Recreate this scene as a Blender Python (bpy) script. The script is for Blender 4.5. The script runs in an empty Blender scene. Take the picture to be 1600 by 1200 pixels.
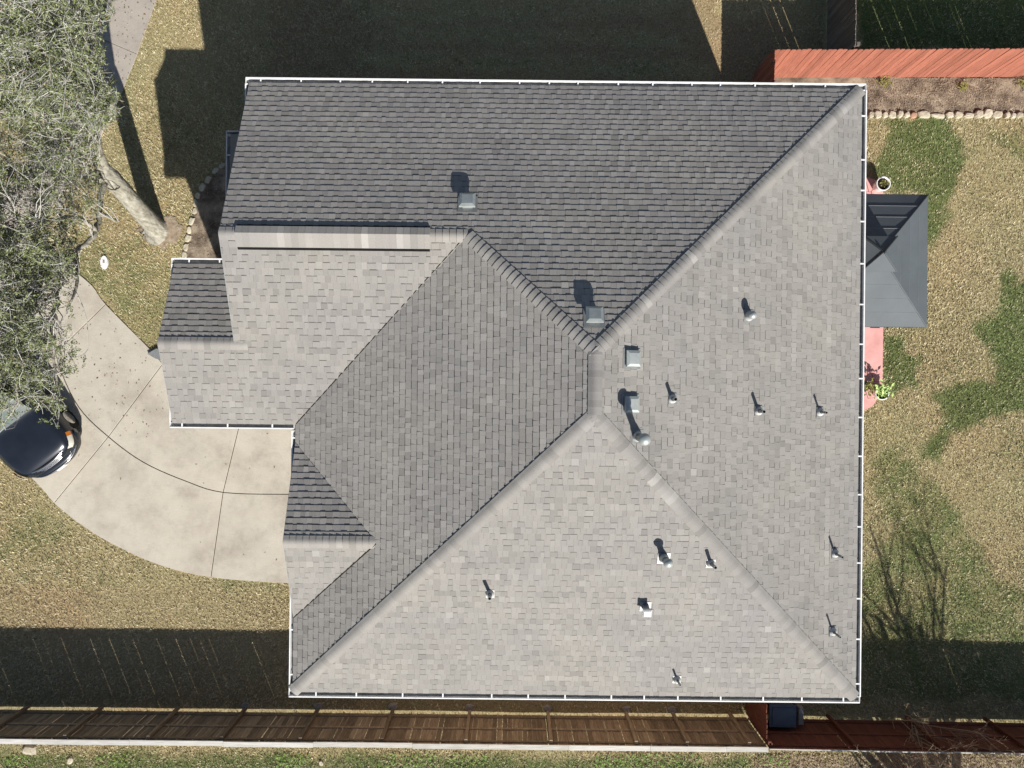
import bpy, math, random
import numpy as np
from mathutils import Vector, Matrix

# ------------------------------------------------------------------ camera, light
ZC = 21.7            # camera height over the lawn
F = 1110.0           # focal length in photo pixels
ROLL = math.radians(0.6)
CR, SR = math.cos(ROLL), math.sin(ROLL)
SUNV = Vector((0.529, -1.30, 1.0)).normalized()

sc = bpy.context.scene
col = sc.collection
cam_d = bpy.data.cameras.new('camera'); cam = bpy.data.objects.new('camera', cam_d)
col.objects.link(cam)
cam.location = (0, 0, ZC); cam.rotation_euler = (0, 0, ROLL)
cam_d.sensor_width = 36; cam_d.lens = F / 1600 * 36; cam_d.clip_end = 2000; cam_d.clip_start = 0.1
sc.camera = cam

world = bpy.data.worlds.new('World'); sc.world = world; world.use_nodes = True
wn = world.node_tree; bg = wn.nodes['Background']
sky = wn.nodes.new('ShaderNodeTexSky'); sky.sky_type = 'NISHITA'; sky.sun_disc = False
sky.sun_elevation = math.asin(SUNV.z); sky.sun_rotation = math.atan2(SUNV.x, SUNV.y)
wn.links.new(sky.outputs[0], bg.inputs[0]); bg.inputs[1].default_value = 0.05
sun_d = bpy.data.lights.new('sun', 'SUN'); sun_d.energy = 4.3; sun_d.angle = math.radians(0.5)
sun_d.color = (1.0, 0.95, 0.87)
sun = bpy.data.objects.new('sun', sun_d); col.objects.link(sun)
sun.rotation_euler = (-SUNV).to_track_quat('-Z', 'Y').to_euler(); sun.location = (5, -10, 30)
sc.view_settings.view_transform = 'Standard'; sc.view_settings.look = 'None'
sc.view_settings.exposure = 0.78; sc.view_settings.gamma = 1
sc.view_settings.use_curve_mapping = False

rnd = random.Random(11)
rng = np.random.default_rng(5)

def P(px, py, z=0.0):
    D = ZC - z
    x = (px - 800) * D / F; y = (600 - py) * D / F
    return Vector((x * CR - y * SR, x * SR + y * CR, z))

def proj(x, y, z):
    """world -> photo pixel (numpy friendly)"""
    D = ZC - z
    a = x * CR + y * SR; b = -x * SR + y * CR
    return 800 + a * F / D, 600 - b * F / D

# ------------------------------------------------------------------ materials
def srgb(r, g, b):
    f = lambda c: (c / 255) ** 2.2
    return (f(r), f(g), f(b), 1)

class NT:
    def __init__(s, name, rough=0.85, spec=0.3, metal=0.0):
        s.m = bpy.data.materials.new(name); s.m.use_nodes = True
        s.t = s.m.node_tree; s.b = s.t.nodes['Principled BSDF']
        s.b.inputs['Roughness'].default_value = rough
        s.b.inputs['Specular IOR Level'].default_value = spec
        s.b.inputs['Metallic'].default_value = metal
        s.geo = None
    def n(s, t): return s.t.nodes.new(t)
    def l(s, a, b): s.t.links.new(a, b)
    def pos(s, scale=(1, 1, 1), obj=False):
        if obj:
            o = s.n('ShaderNodeTexCoord').outputs['Object']
        else:
            o = s.n('ShaderNodeNewGeometry').outputs['Position']
        if scale == (1, 1, 1): return o
        m = s.n('ShaderNodeVectorMath'); m.operation = 'MULTIPLY'
        s.l(o, m.inputs[0]); m.inputs[1].default_value = scale
        return m.outputs[0]
    def noise(s, vec, scale, detail=3, rough=0.6, dist=0):
        x = s.n('ShaderNodeTexNoise'); x.inputs['Scale'].default_value = scale
        x.inputs['Detail'].default_value = detail; x.inputs['Roughness'].default_value = rough
        x.inputs['Distortion'].default_value = dist
        s.l(vec, x.inputs['Vector']); return x.outputs['Fac']
    def ramp(s, f, stops):
        r = s.n('ShaderNodeValToRGB'); e = r.color_ramp.elements
        while len(e) > 1: e.remove(e[-1])
        e[0].position = stops[0][0]; e[0].color = stops[0][1]
        for p, c in stops[1:]:
            k = e.new(p); k.color = c
        s.l(f, r.inputs[0]); return r.outputs[0]
    def attr(s, name):
        a = s.n('ShaderNodeAttribute'); a.attribute_name = name; return a.outputs['Fac']
    def mix(s, f, a, b, mode='MIX'):
        m = s.n('ShaderNodeMix'); m.data_type = 'RGBA'; m.blend_type = mode
        for v, i in ((f, 0), (a, 6), (b, 7)):
            if hasattr(v, 'links'): s.l(v, m.inputs[i])
            elif i == 0: m.inputs[0].default_value = v
            else: m.inputs[i].default_value = v
        return m.outputs[2]
    def math(s, op, a, b=0.0):
        m = s.n('ShaderNodeMath'); m.operation = op
        for v, i in ((a, 0), (b, 1)):
            if hasattr(v, 'links'): s.l(v, m.inputs[i])
            else: m.inputs[i].default_value = v
        return m.outputs[0]
    def color(s, c):
        if hasattr(c, 'links'): s.l(c, s.b.inputs['Base Color'])
        else: s.b.inputs['Base Color'].default_value = c
    def bump(s, f, strength=0.3, dist=0.01):
        b = s.n('ShaderNodeBump'); b.inputs['Strength'].default_value = strength
        b.inputs['Distance'].default_value = dist
        s.l(f, b.inputs['Height']); s.l(b.outputs[0], s.b.inputs['Normal'])

def G(v, w=1.0): return (v, v, v, 1)

def mat_shingle():
    m = NT('asphalt_shingle', 0.95, 0.12)
    tone = m.attr('tone'); p = m.pos()
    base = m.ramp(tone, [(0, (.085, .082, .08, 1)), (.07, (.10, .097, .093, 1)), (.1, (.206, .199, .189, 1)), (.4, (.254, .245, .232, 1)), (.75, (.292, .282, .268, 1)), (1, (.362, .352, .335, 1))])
    gran = m.noise(p, 160, 2, .7)
    g = m.ramp(gran, [(.3, G(.78)), (.7, G(1.2))])
    c = m.mix(1.0, base, g, 'MULTIPLY')
    big = m.ramp(m.noise(p, .55, 4, .6), [(.3, (.93, .93, .95, 1)), (.7, (1.07, 1.06, 1.03, 1))])
    c = m.mix(1.0, c, big, 'MULTIPLY')
    m.color(c); m.bump(gran, .35, .004); return m.m

def mat_noise(name, stops, scale=8, detail=4, rough=.85, spec=.3, metal=0, bump=.2, bd=.005, vec=(1, 1, 1), obj=False, tone=0.0, rnd_obj=0.0):
    m = NT(name, rough, spec, metal); p = m.pos(vec, obj)
    f = m.noise(p, scale, detail)
    c = m.ramp(f, stops)
    if tone:
        t = m.ramp(m.attr('tone'), [(0, G(1 - tone)), (1, G(1 + tone))]); c = m.mix(1.0, c, t, 'MULTIPLY')
    if rnd_obj:
        oi = m.n('ShaderNodeObjectInfo').outputs['Random']
        t = m.ramp(oi, [(0, G(1 - rnd_obj)), (1, G(1 + rnd_obj))]); c = m.mix(1.0, c, t, 'MULTIPLY')
    m.color(c)
    if bump: m.bump(f, bump, bd)
    return m.m

def mat_wood(name, dark, light, rnd_obj=.18, rough=.8):
    m = NT(name, rough, .2); p = m.pos((14, 14, 1.2))
    f = m.noise(p, 2.2, 5, .65, .4)
    c = m.ramp(f, [(.25, dark), (.7, light)])
    oi = m.n('ShaderNodeObjectInfo').outputs['Random']
    c = m.mix(1.0, c, m.ramp(oi, [(0, G(1 - rnd_obj)), (1, G(1 + rnd_obj))]), 'MULTIPLY')
    m.color(c); m.bump(f, .25, .003); return m.m

M = {}
M['shingle'] = mat_shingle()
M['gutter'] = mat_noise('white_gutter', [(.3, (.66, .67, .68, 1)), (.6, (.80, .80, .79, 1))], 3, 4, .4, .5, 0, 0)
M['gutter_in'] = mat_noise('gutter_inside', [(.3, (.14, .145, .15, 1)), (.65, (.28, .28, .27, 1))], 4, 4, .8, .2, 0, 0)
M['brick'] = None
M['metal_vent'] = mat_noise('galvanised_vent', [(.3, (.30, .33, .33, 1)), (.7, (.40, .43, .42, 1))], 6, 3, .45, .5, .35, .1)
M['white_vent'] = mat_noise('bright_flashing', [(.3, (.40, .405, .40, 1)), (.7, (.54, .54, .53, 1))], 8, 3, .5, .4, .1, .1)
M['lead'] = mat_noise('grey_flashing', [(.3, (.20, .215, .22, 1)), (.7, (.30, .315, .315, 1))], 8, 3, .5, .4, .3, .1)
M['black'] = mat_noise('black_opening', [(.3, G(.006)), (.7, G(.012))], 5, 2, .8, .1, 0, 0)
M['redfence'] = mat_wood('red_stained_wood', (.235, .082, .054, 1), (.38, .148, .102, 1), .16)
M['redshade'] = mat_wood('shade_darkened_red_stained_wood', (.10, .036, .024, 1), (.19, .068, .044, 1), .14)  # red fence wood again, its shade darkened into the colour
M['brownfence'] = mat_wood('weathered_brown_wood', (.13, .098, .070, 1), (.34, .262, .188, 1), .30)
M['greyfence'] = mat_wood('weathered_grey_wood', (.09, .08, .07, 1), (.19, .17, .15, 1), .22)
M['cap'] = mat_noise('bleached_cap_board', [(.3, (.40, .385, .35, 1)), (.7, (.58, .57, .54, 1))], 5, 5, .8, .2, 0, .2, vec=(.5, 6, 1), rnd_obj=.12)
M['slate'] = mat_noise('gazebo_metal', [(.3, (.082, .096, .108, 1)), (.7, (.10, .116, .130, 1))], 1.3, 4, .62, .22, 0, 0, rnd_obj=.05)
M['slate_seam'] = mat_noise('gazebo_seam', [(.3, (.13, .145, .16, 1)), (.7, (.17, .185, .20, 1))], 3, 2, .5, .4, 0, 0)
M['slate_trim'] = mat_noise('gazebo_trim', [(.3, (.035, .042, .052, 1)), (.7, (.05, .058, .07, 1))], 3, 2, .4, .5, .3, 0)
M['patio'] = mat_noise('red_painted_concrete', [(.25, (.52, .25, .235, 1)), (.55, (.62, .34, .32, 1)), (.8, (.68, .40, .375, 1))], 2.2, 5, .8, .25, 0, .1, rnd_obj=.05)
M['pot'] = mat_noise('white_glazed_pot', [(.3, G(.68)), (.7, G(.8))], 5, 3, .25, .5, 0, 0)
M['soil'] = mat_noise('potting_soil', [(.3, (.012, .010, .008, 1)), (.7, (.04, .03, .02, 1))], 40, 4, .95, .1, 0, .6, .02)
M['stone'] = mat_noise('limestone', [(.25, (.34, .30, .22, 1)), (.55, (.47, .43, .34, 1)), (.8, (.58, .54, .45, 1))], 9, 5, .9, .2, 0, .5, .01, rnd_obj=.16)
M['stone_red'] = mat_noise('rusty_stone', [(.25, (.34, .20, .13, 1)), (.8, (.50, .33, .23, 1))], 9, 5, .9, .2, 0, .5, .01)
M['concrete_foot'] = mat_noise('rough_footing', [(.3, (.16, .15, .14, 1)), (.7, (.32, .30, .27, 1))], 14, 5, .95, .1, 0, .6, .02)
M['bark'] = mat_noise('grey_bark', [(.28, (.13, .12, .095, 1)), (.45, (.27, .255, .21, 1)), (.6, (.36, .35, .30, 1)), (.75, (.50, .49, .44, 1))], 9, 9, .95, .1, 0, 1.0, .06, vec=(1, 1, .45))
M['twig'] = mat_noise('pale_twig', [(.3, (.27, .265, .245, 1)), (.7, (.47, .46, .435, 1))], 3, 3, .9, .1, 0, 0, tone=.45)
M['tanshrub'] = mat_noise('dry_shrub_stem', [(.3, (.30, .22, .15, 1)), (.7, (.50, .38, .27, 1))], 3, 3, .9, .1, 0, 0)
M['carblue'] = mat_noise('navy_car_paint', [(.3, (.013, .017, .026, 1)), (.7, (.018, .023, .034, 1))], 2, 2, .22, .6, .25, 0)
M['carblack'] = mat_noise('black_car_trim', [(.3, G(.012)), (.7, G(.02))], 5, 2, .5, .4, 0, 0)
M['chrome'] = mat_noise('chrome', [(.3, G(.62)), (.7, G(.75))], 5, 2, .16, .5, 1, 0)
M['lamp'] = mat_noise('headlight_lens', [(.3, (.62, .62, .56, 1)), (.7, (.75, .75, .7, 1))], 30, 2, .12, .6, .1, 0)
M['amber'] = mat_noise('amber_lens', [(.3, (.55, .17, .03, 1)), (.7, (.6, .2, .04, 1))], 20, 2, .2, .5, 0, 0)
M['tyre'] = mat_noise('tyre_rubber', [(.3, G(.015)), (.7, G(.03))], 20, 2, .9, .2, 0, 0)
M['glassdark'] = mat_noise('car_glass', [(.3, (.10, .125, .12, 1)), (.7, (.14, .17, .16, 1))], 2, 3, .05, .8, .1, 0)
M['binblue'] = mat_noise('dark_blue_plastic', [(.3, (.06, .085, .115, 1)), (.7, (.085, .115, .15, 1))], 4, 3, .45, .4, 0, 0)
M['cover'] = mat_noise('white_cover', [(.3, G(.6)), (.62, G(.74)), (.7, (.25, .2, .17, 1))], 9, 5, .7, .3, 0, .1)
M['door'] = mat_noise('white_door', [(.3, G(.6)), (.7, G(.68))], 3, 2, .5, .4, 0, 0)
M['glass'] = mat_noise('window_glass', [(.3, G(.02)), (.7, G(.035))], 2, 2, .06, .8, 0, 0)

def mat_brick():
    m = NT('pale_brick', .9, .2)
    tc = m.n('ShaderNodeTexCoord').outputs['Object']
    geo = m.n('ShaderNodeNewGeometry')
    sx = m.n('ShaderNodeSeparateXYZ'); m.l(tc, sx.inputs[0])
    add = m.math('ADD', sx.outputs[0], sx.outputs[1])
    cb = m.n('ShaderNodeCombineXYZ'); m.l(add, cb.inputs[0]); m.l(sx.outputs[2], cb.inputs[1])
    b = m.n('ShaderNodeTexBrick'); b.inputs['Scale'].default_value = 1.0
    b.inputs['Brick Width'].default_value = .215; b.inputs['Row Height'].default_value = .075
    b.inputs['Mortar Size'].default_value = .008
    b.inputs['Color1'].default_value = (.36, .24, .17, 1); b.inputs['Color2'].default_value = (.44, .32, .24, 1)
    b.inputs['Mortar'].default_value = (.45, .42, .37, 1)
    m.l(cb.outputs[0], b.inputs['Vector']); m.color(b.outputs['Color']); return m.m
M['brick'] = mat_brick()

def mat_concrete(name, tint=(1, 1, 1)):
    m = NT(name, .9, .2); p = m.pos()
    a = m.ramp(m.noise(p, .7, 6, .65), [(.28, (.36 * tint[0], .325 * tint[1], .275 * tint[2], 1)), (.5, (.465 * tint[0], .43 * tint[1], .365 * tint[2], 1)), (.75, (.52 * tint[0], .485 * tint[1], .415 * tint[2], 1))])
    st = m.ramp(m.noise(p, 1.6, 8, .8, .2), [(.36, G(.87)), (.50, G(1.0)), (.8, G(1.04))])
    c = m.mix(1.0, a, st, 'MULTIPLY')
    br = m.ramp(m.noise(m.pos((1, 22, 1)), 3, 3, .6), [(.3, G(.955)), (.7, G(1.04))])
    c = m.mix(1.0, c, br, 'MULTIPLY')
    for cx_, cy_, rr_ in ((205, 745, 1.5), (300, 700, 1.1), (150, 690, .9), (400, 850, 1.0), (240, 640, .8)):
        q_ = P(cx_, cy_); dn = m.n('ShaderNodeVectorMath'); dn.operation = 'DISTANCE'; m.l(p, dn.inputs[0]); dn.inputs[1].default_value = (q_.x, q_.y, 0)
        ff = m.math('ADD', m.math('DIVIDE', dn.outputs['Value'], rr_), m.math('MULTIPLY', m.noise(p, 2.3, 7, .75, .3), 1.5))
        c = m.mix(1.0, c, m.ramp(m.math('SUBTRACT', ff, .6), [(0, (.84, .84, .85, 1)), (.75, G(1.0))]), 'MULTIPLY')
    fine = m.noise(p, 70, 3, .7)
    c = m.mix(1.0, c, m.ramp(fine, [(.25, G(.86)), (.6, G(1.04))]), 'MULTIPLY')
    oi = m.n('ShaderNodeObjectInfo').outputs['Random']
    c = m.mix(1.0, c, m.ramp(oi, [(0, (.95, .95, .96, 1)), (1, (1.04, 1.03, 1.02, 1))]), 'MULTIPLY')
    m.color(c); m.bump(fine, .25, .004); return m.m
M['concrete'] = mat_concrete('driveway_concrete')
M['sidewalk'] = mat_concrete('sidewalk_concrete', (.80, .78, .80))

def mat_ground():
    m = NT('lawn_soil_and_thatch', .97, .08); p = m.pos()
    g = m.attr('green'); br_ = m.math('MULTIPLY', g, -3.0)
    n1 = m.noise(p, 15, 5, .8, .3); n2 = m.noise(p, 1.4, 5, .65, .2); n3 = m.noise(p, .35, 3, .5)
    tan = m.ramp(n1, [(.25, (.14, .112, .058, 1)), (.5, (.325, .27, .155, 1)), (.75, (.49, .43, .27, 1))])
    grn = m.ramp(n1, [(.25, (.045, .062, .022, 1)), (.5, (.115, .145, .055, 1)), (.8, (.23, .26, .12, 1))])
    gg = m.math('ADD', g, m.math('MULTIPLY', m.math('SUBTRACT', n2, .5), .95))
    gg = m.math('ADD', gg, m.math('MULTIPLY', m.math('SUBTRACT', n1, .5), .5))
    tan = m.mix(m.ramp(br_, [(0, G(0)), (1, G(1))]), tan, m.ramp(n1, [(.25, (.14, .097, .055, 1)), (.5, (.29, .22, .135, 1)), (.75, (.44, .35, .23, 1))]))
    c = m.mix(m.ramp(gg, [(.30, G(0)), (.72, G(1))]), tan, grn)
    warm = m.ramp(n3, [(.35, (1.05, .98, .92, 1)), (.6, (.97, 1.01, .94, 1))])
    c = m.mix(1.0, c, warm, 'MULTIPLY')
    m.color(c); m.bump(n1, .8, .03); return m.m
M['ground'] = mat_ground()

def mat_blade():
    m = NT('grass_blade', .75, .2)
    t = m.attr('tone'); g = m.attr('green')
    tan = m.ramp(t, [(0, (.17, .135, .07, 1)), (.5, (.46, .39, .235, 1)), (1, (.80, .72, .50, 1))])
    grn = m.ramp(t, [(0, (.04, .062, .018, 1)), (.5, (.125, .165, .055, 1)), (1, (.29, .33, .14, 1))])
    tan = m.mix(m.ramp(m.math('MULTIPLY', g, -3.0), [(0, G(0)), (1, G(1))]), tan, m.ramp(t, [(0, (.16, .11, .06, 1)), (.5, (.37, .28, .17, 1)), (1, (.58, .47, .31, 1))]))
    gc_ = m.n('ShaderNodeClamp'); m.l(g, gc_.inputs[0])
    m.color(m.mix(gc_.outputs[0], tan, grn)); return m.m
M['blade'] = mat_blade()
def mat_leaf():
    m = NT('oak_leaf', .55, .35)
    t = m.attr('tone')
    m.color(m.ramp(t, [(0, (.05, .066, .024, 1)), (.45, (.135, .165, .06, 1)), (.8, (.25, .28, .125, 1)), (.93, (.34, .35, .24, 1)), (1, (.26, .15, .08, 1))]))
    return m.m
M['leaf'] = mat_leaf()
M['potleaf'] = mat_noise('variegated_leaf', [(.3, (.20, .34, .08, 1)), (.7, (.55, .68, .25, 1))], 9, 2, .5, .4, 0, 0)
M['weed'] = mat_noise('yellow_green_leaf', [(.3, (.12, .13, .03, 1)), (.7, (.28, .27, .07, 1))], 9, 2, .6, .3, 0, 0)
M['mulch'] = mat_noise('dry_mulch', [(.30, (.075, .056, .042, 1)), (.44, (.16, .128, .098, 1)), (.56, (.27, .22, .165, 1)), (.72, (.42, .36, .27, 1))], 2.2, 12, .97, .1, 0, .9, .03)
M['dust'] = mat_noise('dusty_soil', [(.25, (.17, .125, .09, 1)), (.5, (.29, .23, .17, 1)), (.75, (.42, .35, .27, 1))], 9, 8, .97, .1, 0, .8, .02)
M['litter'] = mat_noise('dry_leaf', [(.3, (.13, .08, .05, 1)), (.7, (.42, .34, .25, 1))], 7, 2, .8, .2, 0, 0, tone=.3)
M['greyrock'] = mat_noise('grey_rock', [(.3, (.15, .145, .14, 1)), (.7, (.32, .31, .30, 1))], 6, 5, .95, .1, 0, .5, .02, rnd_obj=.1)

# ------------------------------------------------------------------ mesh helpers
class MB:
    def __init__(s): s.v = []; s.f = []; s.t = []
    def add(s, vs, fs, tone=.5):
        k = len(s.v); s.v.extend([tuple(v) for v in vs]); s.f.extend([tuple(i + k for i in f) for f in fs]); s.t.extend([tone] * len(fs))
    def box(s, c, d, rz=0, tone=.5):
        cx, cy, cz = c; hx, hy, hz = d[0] / 2, d[1] / 2, d[2] / 2
        co, si = math.cos(rz), math.sin(rz); vs = []
        for z in (-hz, hz):
            for x, y in ((-hx, -hy), (hx, -hy), (hx, hy), (-hx, hy)):
                vs.append((cx + x * co - y * si, cy + x * si + y * co, cz + z))
        s.add(vs, [(3, 2, 1, 0), (4, 5, 6, 7), (0, 1, 5, 4), (1, 2, 6, 5), (2, 3, 7, 6), (3, 0, 4, 7)], tone)
    def prism(s, poly, z0, z1, tone=.5):
        n = len(poly)
        a = sum(poly[i][0] * poly[(i + 1) % n][1] - poly[(i + 1) % n][0] * poly[i][1] for i in range(n))
        if a < 0: poly = poly[::-1]
        vs = [(p[0], p[1], z0) for p in poly] + [(p[0], p[1], z1) for p in poly]
        s.add(vs, [tuple(range(n - 1, -1, -1)), tuple(range(n, 2 * n))] + [(i, (i + 1) % n, n + (i + 1) % n, n + i) for i in range(n)], tone)
    def tube(s, pts, rad, n=8, cap=True, tone=.5):
        pts = [Vector(p) for p in pts]; k0 = len(s.v); up = None
        for i, p in enumerate(pts):
            d = (pts[min(i + 1, len(pts) - 1)] - pts[max(i - 1, 0)])
            d = d.normalized() if d.length > 1e-9 else Vector((0, 0, 1))
            if up is None: up = d.orthogonal().normalized()
            up = (up - d * up.dot(d)); up = up.normalized() if up.length > 1e-6 else d.orthogonal().normalized()
            w = d.cross(up); r = rad[i] if hasattr(rad, '__len__') else rad
            for j in range(n):
                a = 2 * math.pi * j / n
                s.v.append(tuple(p + (up * math.cos(a) + w * math.sin(a)) * r))
        fs = []
        for i in range(len(pts) - 1):
            for j in range(n):
                a = k0 + i * n + j; b = k0 + i * n + (j + 1) % n
                fs.append((a, b, b + n, a + n))
        if cap:
            fs.append(tuple(k0 + j for j in range(n - 1, -1, -1))); e = k0 + (len(pts) - 1) * n
            fs.append(tuple(e + j for j in range(n)))
        s.f.extend(fs); s.t.extend([tone] * len(fs))
    def lathe(s, c, prof, n=20, tone=.5, close=True):
        k0 = len(s.v); cx, cy, cz = c
        for r, z in prof:
            for j in range(n):
                a = 2 * math.pi * j / n; s.v.append((cx + r * math.cos(a), cy + r * math.sin(a), cz + z))
        fs = []
        for i in range(len(prof) - 1):
            for j in range(n):
                a = k0 + i * n + j; b = k0 + i * n + (j + 1) % n
                fs.append((a, b, b + n, a + n))
        if close: e = k0 + (len(prof) - 1) * n; fs.append(tuple(e + j for j in range(n)))
        s.f.extend(fs); s.t.extend([tone] * len(fs))
    def mesh(s, name, mat, smooth=False):
        me = bpy.data.meshes.new(name); me.from_pydata(s.v, [], s.f); me.materials.append(mat)
        at = me.attributes.new('tone', 'FLOAT', 'FACE'); at.data.foreach_set('value', s.t)
        if smooth: me.polygons.foreach_set('use_smooth', [True] * len(me.polygons))
        me.update(); return me
    def obj(s, name, mat, parent=None, smooth=False, **props):
        return link(name, s.mesh(name, mat, smooth), parent, **props)

def link(name, data, parent=None, **props):
    o = bpy.data.objects.new(name, data); col.objects.link(o)
    if parent is not None:
        o.parent = parent; o.matrix_parent_inverse = parent.matrix_world.inverted() if False else Matrix.Translation(-parent.location) if data is not None and props.get('worldspace', True) else Matrix()
    props.pop('worldspace', None)
    for k, v in props.items(): o[k] = v
    return o

def thing(name, label, cat, loc=(0, 0, 0), group=None, **kw):
    o = bpy.data.objects.new(name, None); col.objects.link(o); o.location = loc; o.empty_display_size = .1
    if label: o['label'] = label
    if cat: o['category'] = cat
    if group: o['group'] = group
    for k, v in kw.items(): o[k] = v
    return o

def np_mesh(name, verts, nper, mat, tone=None, green=None):
    """verts: (n*nper,3) array, one n-gon per nper vertices"""
    me = bpy.data.meshes.new(name); nv = len(verts); nf = nv // nper
    me.vertices.add(nv); me.vertices.foreach_set('co', np.asarray(verts, np.float32).ravel())
    me.loops.add(nv); me.loops.foreach_set('vertex_index', np.arange(nv, dtype=np.int32))
    me.polygons.add(nf); me.polygons.foreach_set('loop_start', np.arange(0, nv, nper, dtype=np.int32))
    me.polygons.foreach_set('loop_total', np.full(nf, nper, np.int32))
    me.materials.append(mat); me.update(calc_edges=True)
    for nm, a in (('tone', tone), ('green', green)):
        if a is not None:
            at = me.attributes.new(nm, 'FLOAT', 'FACE'); at.data.foreach_set('value', np.asarray(a, np.float32))
    return me

def inpoly(x, y, poly):
    x = np.asarray(x); y = np.asarray(y); r = np.zeros(x.shape, bool); n = len(poly)
    for i in range(n):
        x0, y0 = poly[i][:2]; x1, y1 = poly[(i + 1) % n][:2]
        if y0 == y1: continue
        c = ((y0 > y) != (y1 > y)) & (x < (x1 - x0) * (y - y0) / (y1 - y0) + x0)
        r ^= c
    return r

def distpoly(x, y, poly):
    d = np.full(np.shape(x), 1e9); n = len(poly)
    for i in range(n):
        x0, y0 = poly[i][:2]; x1, y1 = poly[(i + 1) % n][:2]
        L2 = (x1 - x0) ** 2 + (y1 - y0) ** 2 + 1e-9
        t = np.clip(((x - x0) * (x1 - x0) + (y - y0) * (y1 - y0)) / L2, 0, 1)
        d = np.minimum(d, np.hypot(x - x0 - t * (x1 - x0), y - y0 - t * (y1 - y0)))
    return d

def pl(pts, z=0.0): return [tuple(P(a, b, z)[:2]) for a, b in pts]

def catmull(pts, k=6):
    out = []; n = len(pts)
    for i in range(n - 1):
        p0 = pts[max(i - 1, 0)]; p1 = pts[i]; p2 = pts[i + 1]; p3 = pts[min(i + 2, n - 1)]
        for j in range(k):
            t = j / k
            out.append(tuple(.5 * (2 * p1[d] + (p2[d] - p0[d]) * t + (2 * p0[d] - 5 * p1[d] + 4 * p2[d] - p3[d]) * t * t + (3 * p1[d] - p0[d] - 3 * p2[d] + p3[d]) * t ** 3) for d in range(len(p1))))
    out.append(tuple(pts[-1])); return out

# ------------------------------------------------------------------ layout numbers (metres)
ZE = 5.70                      # eave height of the two storey house
ZA = 8.30                      # main ridge
XE, YN, YS, XW = 7.80, 6.72, -6.98, -4.86
XR, YRN, YRS = 1.57, 0.64, -0.565
TN = (ZA - ZE) / (YN - YRN)
YJ = 3.0; ZJ = ZA - TN * (YJ - YRN)
TW = (ZA - ZE) / (XR - XW); XJ = XR - (ZA - ZJ) / TW
XG, XGG = -5.98, -7.63         # west rakes of upper and lower wing
YGS = -0.96; TG = (ZJ - ZE) / (YJ - YGS)
YGR = .806; ZGR = ZJ - TG * (YJ - YGR); YGN = YGR + (ZGR - ZE) / .39
YB = -3.426; XB = -2.868; ZB = ZA - TW * (XR - XB); YBN, YBS = -1.378, -5.31

# ------------------------------------------------------------------ GROUND
DRIVE_S = catmull([(-120, 600), (-40, 660), (60, 757), (85, 786), (130, 822), (180, 852), (250, 883), (330, 902), (448, 911), (560, 912)], 5)
DRIVE_N = catmull([(-120, 320), (40, 372), (135, 437), (166, 475), (235, 545), (255, 568), (300, 605), (560, 640)], 5)
DRIVE_M = catmull([(-120, 440), (20, 420), (60, 480), (92, 570), (124, 636), (170, 682), (225, 722), (290, 751), (350, 769), (455, 772), (560, 772)], 5)
SW_R = [(262, -60), (245, 0), (215, 85), (188, 152), (158, 212), (95, 305), (40, 365), (-120, 455)]
SW_L = [(185, -60), (170, 0), (142, 80), (112, 150), (75, 215), (25, 280), (-120, 380)]
BED_N = [(1250, 122), (1800, 120), (1800, 180), (1250, 184)]
BED_W = [(420, 250), (352, 256), (338, 268), (325, 284), (310, 308), (302, 345), (297, 380), (288, 408), (287, 440), (420, 440)]
PATIO = [(1200, 270), (1352, 277), (1366, 281), (1378, 296), (1381, 312), (1379, 520), (1377, 600), (1372, 622), (1360, 636), (1345, 643), (1200, 645)]
drive_poly = pl(DRIVE_S + DRIVE_N[::-1]); sw_poly = pl(SW_R + SW_L[::-1]); patio_poly = pl(PATIO)
bedn_poly = pl(BED_N); bedw_poly = pl(BED_W)
house_poly = [(7.5, 6.42), (7.5, -6.68), (-4.5, -6.68), (-4.5, -.7), (-7.25, -.7), (-7.25, 2.2), (-5.6, 2.2), (-5.6, 6.42)]

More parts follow.
